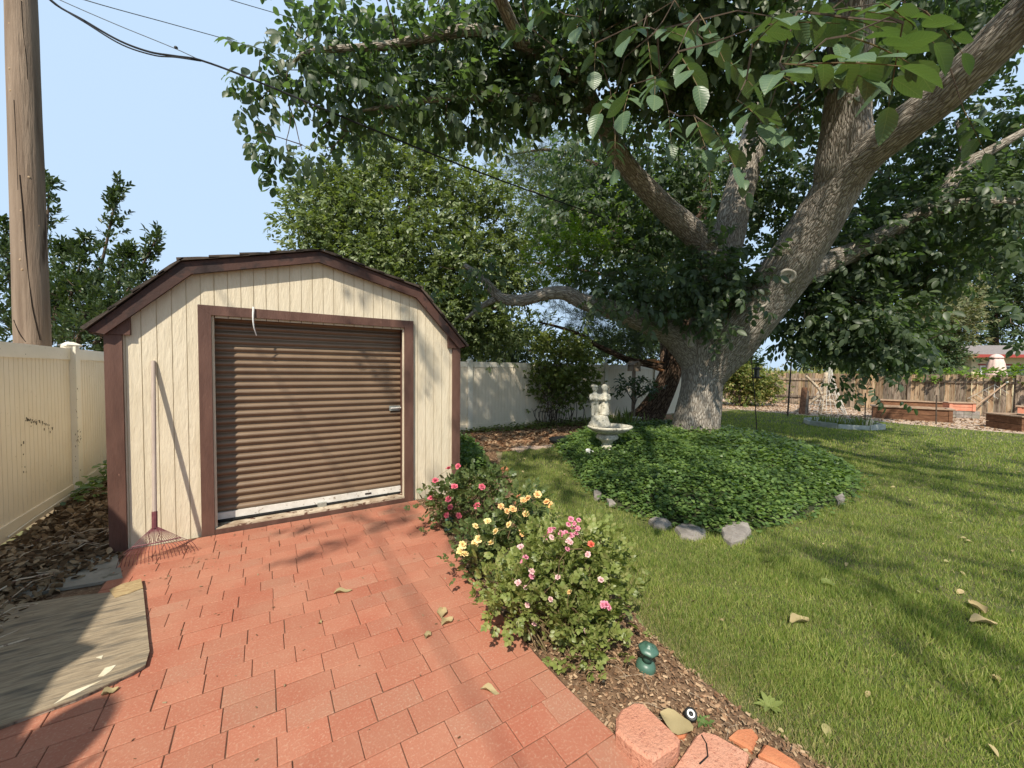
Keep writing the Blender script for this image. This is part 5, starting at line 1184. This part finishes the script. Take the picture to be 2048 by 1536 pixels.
sc_ = G(1382,1428,.06); ry = (np.array(CAMP)-sc_); ry = ry/np.linalg.norm(ry)+np.array([0,0,.4]); R = Vector(tuple(ry)).to_track_quat('Z','Y').to_matrix()
sp = thing('spot_light', (sc_[0],sc_[1],0), 'small round black spotlight with a white ring beside the pink block', 'spotlight')
MB().lathe([(.020,-.07),(.026,-.02),(.027,.0),(.024,.004),(.017,.002)], tuple(sc_), 20, R).build('housing', M['black'], sp, True)
MB().lathe([(.0165,.004),(.0165,.0065),(.0105,.0065),(.0105,.004)], tuple(sc_), 20, R).build('ring', M['white'], sp)
MB().lathe([(.0100,.003),(.0090,.0055),(.002,.006)], tuple(sc_), 14, R).build('lens', M['black'], sp, True)
MB().tube([(sc_[0],sc_[1],.0),tuple(sc_-ry*.03)], .007, 6).build('stake', M['black'], sp)
# ---- weeds
def weed(px, py, n, L, leaf, label):
    c = G(px,py,.012); t = thing('weed', tuple(c), label, 'weed')
    for k in range(n):
        a = k*2.4; R = b1((math.cos(a),math.sin(a),.35+.3*random.random()), 0); o = link('leaf', lm[k%3], None, t); o.material_slots[0].link = 'OBJECT'; o.material_slots[0].material = M[leaf]
        m4 = Matrix.Identity(4); sz = L*random.uniform(.7,1.15)
        for i in range(3):
            for j in range(3): m4[i][j] = R[i][j]*sz*(.6 if j == 0 else 1)
            m4[i][3] = c[i]
        o.matrix_basis = m4
weed(1406,1448,9,.05,'leafivy','small green weed growing against the black spotlight')
weed(1538,1415,11,.07,'leafrose2','pale jagged weed at the edge of the lawn near the slabs')
weed(1298,1272,8,.05,'leafrose2','tiny weed in the mulch right of the big rose bush')
weed(858,1056,12,.045,'leafrose2','small light green weed rooted in the paving edge')
# ---- dead leaves lying about
def curled(px, py, L, w_, rotd, label, z=.036, name='fallen_leaf', mt='deadleaf', curl=1.3):
    c = G(px,py,z); nx, ny = 7, 4; V = []
    for i in range(nx):
        t = i/(nx-1); wd = w_*math.sin(math.pi*min(1,t*.95+.04))**.7
        for j in range(ny+1):
            s = (j/ny-.5)*2; th = s*curl; V.append((L*(t-.5), wd*math.sin(th)/max(curl,.3), wd*(1-math.cos(th))*.75+.012*math.sin(t*7+rotd)*abs(s)+.002))
    ca, sa = math.cos(rotd), math.sin(rotd); V = [(c[0]+x*ca-y*sa, c[1]+x*sa+y*ca, z+zz) for x,y,zz in V]
    Fs = [(i*(ny+1)+j,(i+1)*(ny+1)+j,(i+1)*(ny+1)+j+1,i*(ny+1)+j+1) for i in range(nx-1) for j in range(ny)]
    return tag(MB().add(V,Fs).build(name, M[mt], None, True), label, 'leaf', 'fallen leaves')
curled(686,1184,.12,.030,-.25,'long curled dry leaf on the bricks left of the branch shadow')
curled(980,1382,.10,.024,-.9,'narrow curled dry leaf on the bricks in front of the big rose')
curled(884,1228,.10,.045,1.1,'upright crumpled dry leaf on the bricks, larger of a pair')
curled(895,1244,.09,.04,.3,'flat crumpled dry leaf beside the larger crumpled one')
curled(855,1272,.055,.03,.8,'tiny crumpled leaf on the bricks left of the crumpled pair')
curled(220,1385,.06,.03,.2,'small dry leaf on the bricks at the edge of the plywood')
curled(1600,1242,.15,.05,-.3,'large pale dry leaf lying on the sunny lawn', .03)
curled(1955,1215,.15,.05,.6,'pale dry leaf in the shaded lawn at the right, upper of two', .03); curled(1968,1245,.15,.05,-.7,'pale dry leaf in the shaded lawn at the right, lower of two', .03)
curled(1352,1445,.14,.06,1.9,'broad yellowish leaf leaning on the thick pink block', .05,curl=.5); curled(1995,1360,.05,.03,.4,'small orange dry leaf on the lawn at far right', .03); curled(640,1246,.03,.012,.9,'tiny pale scrap of leaf in the middle of the bricks')
curled(1657,1166,.10,.05,.9,'green fallen leaf on the lawn below the mound', .035, mt='leafrose2', curl=.5)

# crumbs of leaf and soil on the bricks
n = 260; x = rng.uniform(-.9,1.3,n); y = np.concatenate([rng.uniform(1.0,4.55,n-120), 4.58-np.abs(rng.normal(0,.10,60)), rng.uniform(3.8,4.3,60)]); x[n-60:] = rng.normal(-.6,.22,60)
k = x < np.array([pave_x(v) for v in y])-.02; x, y = x[k], y[k]; n = len(x); a = rng.uniform(0,6.28,n); d = np.stack([np.cos(a),np.sin(a),rng.normal(0,.2,n)],1)
tag(join_np('leaf_crumbs', [(ct, basis(d, rng.uniform(-.5,.5,n)), rng.uniform(.005,.02,n), np.stack([x,y,np.full(n,.038)],1))], M['litter']), 'small crumbs of dead leaf and soil scattered on the bricks', 'debris', None, 'stuff')
# ---- shepherd hook and feeder
hb = G(1514,860,.06); HZ = proj(hb)[2]
hk = thing('shepherd_hook', tuple(hb), 'thin black iron shepherd hook standing in the lawn behind the mound', 'hook')
MB().tube(spline([hb-np.array([0,0,.1]),at(1510,800,HZ),at(1505,750,HZ),at(1503,720,HZ),at(1501,705,HZ),at(1496,697,HZ),at(1488,696,HZ)],4), .013, 7).build('rod', M['ironrust'], hk)
MB().tube(spline([at(1503,720,HZ),at(1506,711,HZ),at(1511,714,HZ),at(1514,720,HZ),at(1519,719,HZ),at(1521,715,HZ)],4), .009, 6).build('side_hook', M['ironrust'], hk)
ft = at(1514,734,HZ); fb = at(1513,757,HZ); fdr = thing('bird_feeder', tuple(ft), 'dark hanging bird feeder on the shepherd hook', 'feeder'); hh_ = ft[2]-fb[2]
MB().lathe([(.12,hh_*.78),(.125,hh_*.84),(.05,hh_*.98),(.01,hh_)], (ft[0],ft[1],fb[2]), 12).build('roof', M['ironrust'], fdr)
MB().lathe([(.065,.04),(.065,hh_*.78)], (ft[0],ft[1],fb[2]), 12).build('tube', M['glass'], fdr); MB().lathe([(.13,.0),(.13,.03),(.06,.04)], (ft[0],ft[1],fb[2]), 12).build('tray', M['ironrust'], fdr)
MB().tube([at(1517,720,HZ),ft], .004, 5).build('hanger', M['ironrust'], fdr)
q0 = G(1575,833); QZ = proj(q0)[2]; o = MB().tube([q0,at(1580,760,QZ),at(1585,690,QZ)], .028, 7).build('garden_pole', M['ironpole']); tag(o, 'tall dark garden pole standing at the gravel edge under the hanging leaves', 'pole')

# ---- ring bed in the lawn
rb = thing('metal_planting_ring', (*RINGBED,0), 'low galvanised metal edging ring around daylilies in the lawn', 'garden edging')
rcs = []
for k in range(8):
    a0, a1 = 2*math.pi*k/8+.2, 2*math.pi*(k+1)/8+.2; p_, q_ = [np.array([RINGBED[0]+.95*math.cos(a), RINGBED[1]+.95*math.sin(a)]) for a in (a0+.01,a1-.01)]
    n_ = (p_+q_)/2-np.array(RINGBED); n_ = n_/np.linalg.norm(n_)*.02; h1 = .14+.02*(k % 2)
    MB().prism([tuple(p_),tuple(q_),tuple(q_+n_),tuple(p_+n_)], lambda p: (p[0],p[1],0), lambda p: (p[0],p[1],h1)).build('edging_panel', M['galv'], rb)
strap_clump('daylily_clump', 'grassy daylily clump inside the metal ring, left part', (RINGBED[0]-.1,RINGBED[1]+.35,.0), 120, .34, .02, 'leafvine', .22)
strap_clump('daylily_clump', 'grassy daylily clump inside the metal ring, right part', (RINGBED[0]+.1,RINGBED[1]-.35,.0), 100, .34, .02, 'leafvine', .22)

# ================================================================== RIGHT BACK CORNER
FX = 23.6
wf = thing('wooden_fence', (FX,4,0), 'weathered grey brown board fence along the far right side of the yard', 'fence')
bmesh_cache = []
for k in range(6):
    h1 = 1.60+random.uniform(-.03,.03); mbb = MB().yz([(.004,.03),(.136,.03),(.136,h1-.03),(.115,h1),(.025,h1),(.004,h1-.03)], 0, .02); bmesh_cache.append(mbb.mesh('board'))
yb = -7.0; i = 0
warm = lambda y: (2.3 < y < 5.2) or (6.0 < y < 13.5)
while yb < 13.2:
    me = bmesh_cache[random.randrange(6)]; o = bpy.data.objects.new('board', me); COL.objects.link(o)
    if len(me.materials) == 0: me.materials.append(M['oldwood'])
    o.material_slots[0].link = 'OBJECT'; o.material_slots[0].material = M['oldwoodwarm'] if warm(yb) and random.random() < .62 else M['oldwood']
    o.parent = wf; o.matrix_parent_inverse = wf.matrix_basis.inverted(); o.location = (FX+random.uniform(-.006,.006), yb, random.uniform(-.012,.012)); o.rotation_euler = (random.uniform(-.006,.006),0,0); yb += .145
for y0, y1, z in ((2.35,5.1,1.27),(8.0,13.0,1.25),(8.0,13.0,.35)):
    MB().box((FX-.045,y0,z),(FX-.008,y1,z+.10)).build('rail', M['oldwood'], wf)
for y0 in (5.2,2.3,8.0,-.4): MB().box((FX-.055,y0-.05,0),(FX-.009,y0+.05,1.62)).build('post', M['oldwood'], wf)
MB().box((FX-.35,8.2,.18),(FX-.2,12.0,.26)).build('kick_board', M['oldwood'], wf)
for k in range(3): MB().box((FX-.34,8.3+k*1.7,0),(FX-.22,8.4+k*1.7,.179)).build('kick_support', M['oldwood'], wf)

def boxplanter(c0, c1, depth, h, label, courses=2, cap=True, mt='planter', name='raised_planter'):
    """front base corners c0->c1 (ground), depth away from the camera"""
    c0 = np.array(c0[:2]); c1 = np.array(c1[:2]); d = c1-c0; L = np.linalg.norm(d); d = d/L; n = np.array([-d[1],d[0]]); n = n if n@_fw[:2] > 0 else -n
    t = thing(name, (*c0,0), label, 'planter', 'raised planters'); hh = h/courses
    def bar(s0,s1,n0,n1,z0,z1,nm,m_):
        P = [c0+d*s0+n*n0, c0+d*s1+n*n0, c0+d*s1+n*n1, c0+d*s0+n*n1]; MB().prism([tuple(p) for p in P], lambda p: (p[0],p[1],z0), lambda p: (p[0],p[1],z1)).build(nm, M[m_], t)
    for k in range(courses):
        z0, z1 = k*hh+.004, (k+1)*hh-.008
        bar(0,L,0,.04,z0,z1,'front_board',mt); bar(0,L,depth-.04,depth,z0,z1,'back_board',mt); bar(0,.04,.041,depth-.041,z0,z1,'end_board',mt); bar(L-.04,L,.041,depth-.041,z0,z1,'end_board',mt)
    if cap:
        bar(-.05,L+.05,-.05,.09,h,h+.035,'cap_board','plantertop'); bar(-.05,L+.05,depth-.09,depth+.05,h,h+.035,'cap_board','plantertop'); bar(-.05,.09,.091,depth-.091,h,h+.035,'cap_board','plantertop'); bar(L-.09,L+.05,.091,depth-.091,h,h+.035,'cap_board','plantertop')
        for s in (.0,L-.09): bar(s,s+.09,-.02,-.001,.0,h-.001,'corner_batten',mt)
    bar(.045,L-.045,.045,depth-.045,0,h*.8,'soil','moundsoil')
    return t
boxplanter(G(1745,836), G(1905,846), .75, .42, 'long brown wooden raised planter before the board fence')
boxplanter(G(1762,822), G(1898,829), .6, .46, 'second long wooden planter directly behind the front one')
boxplanter(G(2032,856), G(2110,866), .8, .42, 'wooden planter cut off by the right edge of the picture')
tp = boxplanter(G(1897,836), G(1950,838), .35, .28, 'salmon terracotta trough on pale blocks beside the long planter', 2, True, 'terracotta', 'terracotta_trough')
boxplanter(G(2034,842), G(2095,846), .35, .5, 'salmon terracotta trough behind the right edge planter', 2, True, 'terracotta', 'terracotta_trough')
tp.location.z += .28; c = G(1897,836); c1 = G(1950,838); d_ = (c1-c)/np.linalg.norm(c1-c); n_ = np.array([-d_[1],d_[0],0]); n_ = n_ if n_@_fw > 0 else -n_
st = thing('block_stack', tuple(c), 'pale concrete blocks under the terracotta trough', 'blocks')
for k in range(4):
    for r_ in range(2):
        a = c+d_*(k*.22)+n_*.02; b = a+d_*.21; P = [a[:2],b[:2],(b+n_*.28)[:2],(a+n_*.28)[:2]]
        MB().prism([tuple(p) for p in P], lambda p: (p[0],p[1],r_*.14+.002), lambda p: (p[0],p[1],r_*.14+.136)).build('block', M['stone'] if (k+r_) % 3 else M['slab'], st)
for px, py, yt, label in ((1730,841,786,'thin rusty garden stake left of the long planter'),(1872,850,790,'thin rusty garden stake in front of the long planter')):
    b_ = G(px,py); z_ = proj(b_)[2]; tag(MB().tube([b_,at(px+1,yt,z_)], .018, 6).build('garden_stake', M['ironpole']), label, 'stake', 'garden stakes')
# trellis frame leaning on the fence
a_ = G(1925,833); az = proj(a_)[2]
tre = thing('leaning_trellis', tuple(a_), 'long pale pole and wire trellis leaning against the board fence', 'trellis')
e_ = plX(2015,764,FX-.06); MB().tube([a_,e_], [.03,.025], 7).build('pole', M['plantertop'], tre)
MB().tube([a_+(e_-a_)*.97,e_+(e_-a_)*.01], .029, 7).build('pole_tip', M['white'], tre)
f0, f1 = plX(1935,797,FX-.08), plX(1992,768,FX-.08)
MB().tube([f0,f1], .008, 5).build('wire', M['galv'], tre)
for t in (.05,.3,.6,.95):
    p_ = f0+(f1-f0)*t; MB().tube([p_,p_+np.array([0,-.35,-.32])], .006, 5).build('wire', M['galv'], tre)
# netting over a stump, lumber
nb_ = G(1652,826,.0); nz = proj(nb_)[2]; un = nz/F
ns = thing('netted_branches', tuple(nb_), 'grey branches draped in white garden netting before the board fence', 'netting')
for pix, r in (([(1690,824),(1668,805),(1650,802),(1640,815)],.06),([(1612,752),(1630,770),(1640,782),(1646,800)],.05),([(1640,830),(1648,805),(1650,775),(1652,745)],.07),([(1655,800),(1662,780),(1650,760)],.04)):
    S = spline([at(a,b,nz-.1) for a,b in pix],4); MB().tube(S, r, 7, wob=.05).build('branch', M['sill'], ns, True)
mb = MB()
for k in range(26):
    a0 = 2*math.pi*k/26; pts = []
    for t in np.linspace(0,1,7):
        rr = (.10+.62*t**1.6)*(1+.15*math.sin(3*a0+2*t)); pts.append(nb_+np.array([math.cos(a0)*rr*.7, math.sin(a0)*rr, 1.75*(1-t)*(1-.15*math.sin(a0))+.02]))
    mb.tube(pts, .005, 4, cap=False)
for t in np.linspace(.12,1,10):
    pts = []
    for k in range(27):
        a0 = 2*math.pi*k/26; rr = (.10+.62*t**1.6)*(1+.15*math.sin(3*a0+2*t)); pts.append(nb_+np.array([math.cos(a0)*rr*.7, math.sin(a0)*rr, 1.75*(1-t)*(1-.15*math.sin(a0))+.02]))
    mb.tube(pts, .005, 4, cap=False)
tag(mb.build('netting', M['net'], ns), kind='stuff')
for px, tx, ty, label in ((1604,1610,775,'dark upright plank leaning beside the netted branches'),(1612,1613,782,'narrow grey plank next to the dark plank')):
    b_ = G(px,829); z_ = proj(b_)[2]; t_ = at(tx,ty,z_+.15); w_ = _rt*.10; n_ = np.array([_fw[0],_fw[1],0])*.05
    V = [b_-w_,b_+w_,b_+w_+n_,b_-w_+n_,t_-w_,t_+w_,t_+w_+n_,t_-w_+n_]; o = MB().add(V,[(0,3,2,1),(4,5,6,7),(0,1,5,4),(1,2,6,5),(2,3,7,6),(3,0,4,7)]).build('leaning_plank', M['oldwood'] if px > 1606 else M['planter']); tag(o, label, 'plank', 'leaning planks')
b_ = G(1590,824); 
o = MB().tube([b_,b_+np.array([.2,-.5,.45]),b_+np.array([.25,-.75,.72])], .05, 7).build('firewood_log', M['sill']); tag(o, 'short cut log propped against the dark plank', 'log')

# ---- shrubs and trees behind
def shrub(name, label, base, ells, per, size, leaf, nst=10, spread=.14, cat='shrub'):
    t = thing(name, tuple(base), label, cat); C_, A, D = clumps(ells, per, spread, .85); A[:,2] = np.maximum(A[:,2],.05)
    foliage('leaves', [sprig(6, leaf_s(.30,.05,.15), 90+k) for k in range(2)], A, D, size, M[leaf], t, up=.2); nod = []
    for k in range(nst):
        e = random.choice(ells); tg = e[0]+rand_dirs(1)[0]*e[2]*.5; s0 = np.array(base)+np.array([random.gauss(0,.2),random.gauss(0,.2),0]); S = spline([s0,(s0+tg)/2+np.array([0,0,.15]),tg],3)
        MB().tube(S, list(np.linspace(.03,.008,len(S))), 5).build('stem', M['twig'], t); nod.append(S)
    twigs('twig_work', C_, np.concatenate(nod), M['twig'], t, .01); return t
bs = G(1478,812); BZs = proj(bs)[2]
shrub('flowering_shrub', 'round pale green shrub with yellowish tips right of the walnut trunk', bs, [E(1470,762,BZs,40,28,.7,60),E(1510,765,BZs+.2,45,26,.7,56),E(1455,745,BZs,25,15,.4,20),E(1535,780,BZs,25,18,.4,16),E(1490,790,BZs-.1,40,14,.4,22)], 8, .13, 'leafbush', 16, .22)
def fartree(label, base_px, Z, ells, leaf, size=.28, r=.18, name='background_tree', per=9, spread=.5):
    b_ = at(*base_px, Z); b_[2] = 0; tp_ = at(base_px[0], min(e[1] for e in ells), Z)
    return simple_tree(name, label, b_, [[b_, (b_*2+tp_)/3, (b_+2*tp_)/3, tp_]], [E(*e) for e in ells], per, spread, SPs, size, leaf, r=r, group='trees beyond the fences', tw=1.0, twr=.02)
fartree('pale brownish tree beyond the board fence left of the neighbour house', (1835,760), 30, [(1830,655,30,70,50,2.5,70),(1870,635,30,50,42,2.2,50),(1790,690,30,50,40,2,40),(1855,680,30,36,36,2,34),(1900,600,31,45,40,2,30)], 'leaffarpale')
fartree('dark dense tree beside the neighbour house wall', (1850,760), 29, [(1850,705,29,34,32,1.6,60),(1815,722,29,42,24,1.6,50),(1875,728,29,16,20,1.0,18)], 'leaffar', .26)
fartree('tall hazy green tree filling the upper right background', (1990,760), 40, [(1990,560,40,90,90,4,90),(1950,640,40,70,60,3,60),(2050,620,40,80,80,3,60),(2010,490,40,70,50,3,40)], 'leaffar', .42, .4, per=9, spread=.8)
fartree('small distant tree above the crop field near the garden pole', (1655,760), 48, [(1650,722,48,40,22,3,50),(1690,735,48,30,16,2,24)], 'leaffar', .42, .3, spread=.6)
fartree('distant conifer shaped tree seen under the leaning limb', (1487,760), 55, [(1485,722,55,16,24,2,34),(1478,735,55,22,14,2,20)], 'leaffar', .45, .3, spread=.5)
fartree('dark tree behind the back fence left of the pine', (1010,760), 17, [(1000,700,17,60,25,1.5,40),(950,695,17,40,25,1.2,26),(1060,690,17,50,30,1.2,28)], 'leaffar', .2, .2, spread=.4)
fartree('distant green tree between the pine and the walnut trunk', (1270,760), 30, [(1250,690,30,70,30,2.5,44),(1310,680,30,50,40,2,30),(1180,690,30,50,25,2,24)], 'leaffar', .3, .3, spread=.5)
fartree('yellow green tree filling the gap behind the walnut limbs', (1330,760), 18, [(1300,470,18,120,70,2.5,70),(1200,400,18,110,80,2.5,70),(1120,450,18,90,80,2,46),(1070,360,18,60,60,2,22),(1400,380,18,90,80,2.5,44),(1330,570,18,70,50,2,24)], 'leafshed', .24, .25, spread=.5)
# vines trailing over the board fence
tv = thing('fence_top_vine', (FX,-1,1.5), 'bright green vine trailing along the top of the board fence', 'vine')
vc, va, vd = clumps([(np.array([FX+.08,y_,1.55+.04*math.sin(y_*3)]), .35, .04, .25, 5) for y_ in np.arange(-4,3.0,.5)]+[(np.array([FX+.15,y_,1.58]), .3, .04, .2, 3) for y_ in np.arange(3,7.0,.6)]+[(np.array([FX,1.4,1.45]),.3,.14,.15,8),(np.array([FX,-.2,1.45]),.3,.16,.15,8)], 7, .12)
foliage('leaves', [sprig(5, leaf_s(.38,.05,.1), 95)], va, vd, .13, M['leafsprout'], tv, up=.2)
MB().tube([(FX+.12,y_,1.60+.03*math.sin(y_*2)) for y_ in np.arange(-4,6.6,.4)], .015, 5).build('runner', M['twig'], tv)
MB().tube([(FX+.12,-1,0),(FX+.13,-1,1.6)], .02, 5).build('stem', M['twig'], tv)
# crop field
x = rng.uniform(30,75,16000); y = rng.uniform(14,75,16000); keep_ = (x*_rt[0]+y*_rt[1])/(x*_fw[0]+y*_fw[1]); k = (keep_ > .45) & (keep_ < 1.1)
V, tm = blades(x[k], y[k], 1.9, .16, bt, .3, np.zeros(k.sum())); grassmesh('crop_field', [(V,tm)], M['crop'], 'pale tasselled crop field beyond the fence', 'crop')
# ---- neighbour house
HZ_ = 31.0; hl = at(1945,748,HZ_)
ho = thing('neighbour_house', (hl[0],hl[1],0), 'cream single storey house with grey roof and red fascia beyond the fence', 'house')
ux = np.array([_rt[0],_rt[1],0]); ux = ux/np.linalg.norm(ux); uy = np.array([_fw[0],_fw[1],0]); uy = uy/np.linalg.norm(uy); ang = .12
dx = ux*math.cos(ang)-uy*math.sin(ang); dy = ux*math.sin(ang)+uy*math.cos(ang)
b_ = at(1942,750,HZ_); b_[2] = 0
def hp(a, bb_, z): return b_+dx*a+dy*bb_+np.array([0,0,z])
def hbox(a0,a1,b0,b1,z0,z1,nm,mt,par=None):
    P = [hp(a,b,z) for z in (z0,z1) for a,b in ((a0,b0),(a1,b0),(a1,b1),(a0,b1))]
    return MB().add(P,[(0,3,2,1),(4,5,6,7),(0,1,5,4),(1,2,6,5),(2,3,7,6),(3,0,4,7)]).build(nm, M[mt], par or ho)
hz0 = at(1942,712,HZ_)[2]; 
hbox(0,16,0,8,0,hz0,'wall','cream')
wn = hbox(.55,9,-.06,-.003,.9,hz0-.75,'window_frame','white'); hbox(.7,4.4,-.075,-.061,1.0,hz0-.85,'pane','glass',wn); hbox(4.6,8.8,-.075,-.061,1.0,hz0-.85,'pane','glass',wn); hbox(.45,9.1,-.03,-.004,hz0-.74,hz0-.62,'window_trim','redfascia',wn)
e0 = hz0; MB().add([hp(-.8,-.9,e0+.05),hp(17,-.9,e0+.05),hp(17,4,e0+1.05+.05),hp(2.2,4,e0+1.05+.05),hp(-.8,8.9,e0+.05),hp(17,8.9,e0+.05),hp(-.8,-.9,e0+.0),hp(17,-.9,e0),hp(17,8.9,e0),hp(-.8,8.9,e0)],
    [(0,1,2,3),(0,3,4),(3,2,5,4),(6,9,8,7),(1,5,2)]).build('roof', M['roofgrey'], ho)
hbox(-.84,17,-.96,-.905,e0-.14,e0+.09,'fascia','redfascia'); hbox(-.86,-.80,-.9,8.9,e0-.14,e0+.09,'fascia','redfascia')
# closed umbrella
ub = at(1990,760,HZ_-3); ub[2] = 0; uz0 = at(1990,752,HZ_-3)[2]; uz1 = at(1990,708,HZ_-3)[2]; hh_ = uz1-uz0
um = thing('patio_umbrella', tuple(ub), 'closed pale pink patio umbrella in front of the neighbour house', 'umbrella')
MB().tube([ub,(ub[0],ub[1],uz1-.1)], .04, 8).build('pole', M['white'], um)
MB().lathe([(.56,-.15),(.50,.1),(.40,hh_*.55),(.30,hh_*.80),(.27,hh_*.82)], (ub[0],ub[1],uz0), 24, None, lambda th, z: 1+.10*math.cos(8*th)).build('canopy', M['umbrella'], um, True)
MB().lathe([(.36,hh_*.80),(.34,hh_*.86),(.20,hh_*.96),(.03,hh_)], (ub[0],ub[1],uz0), 24, None, lambda th, z: 1+.05*math.cos(8*th)).build('top_flap', M['umbrella'], um, True)
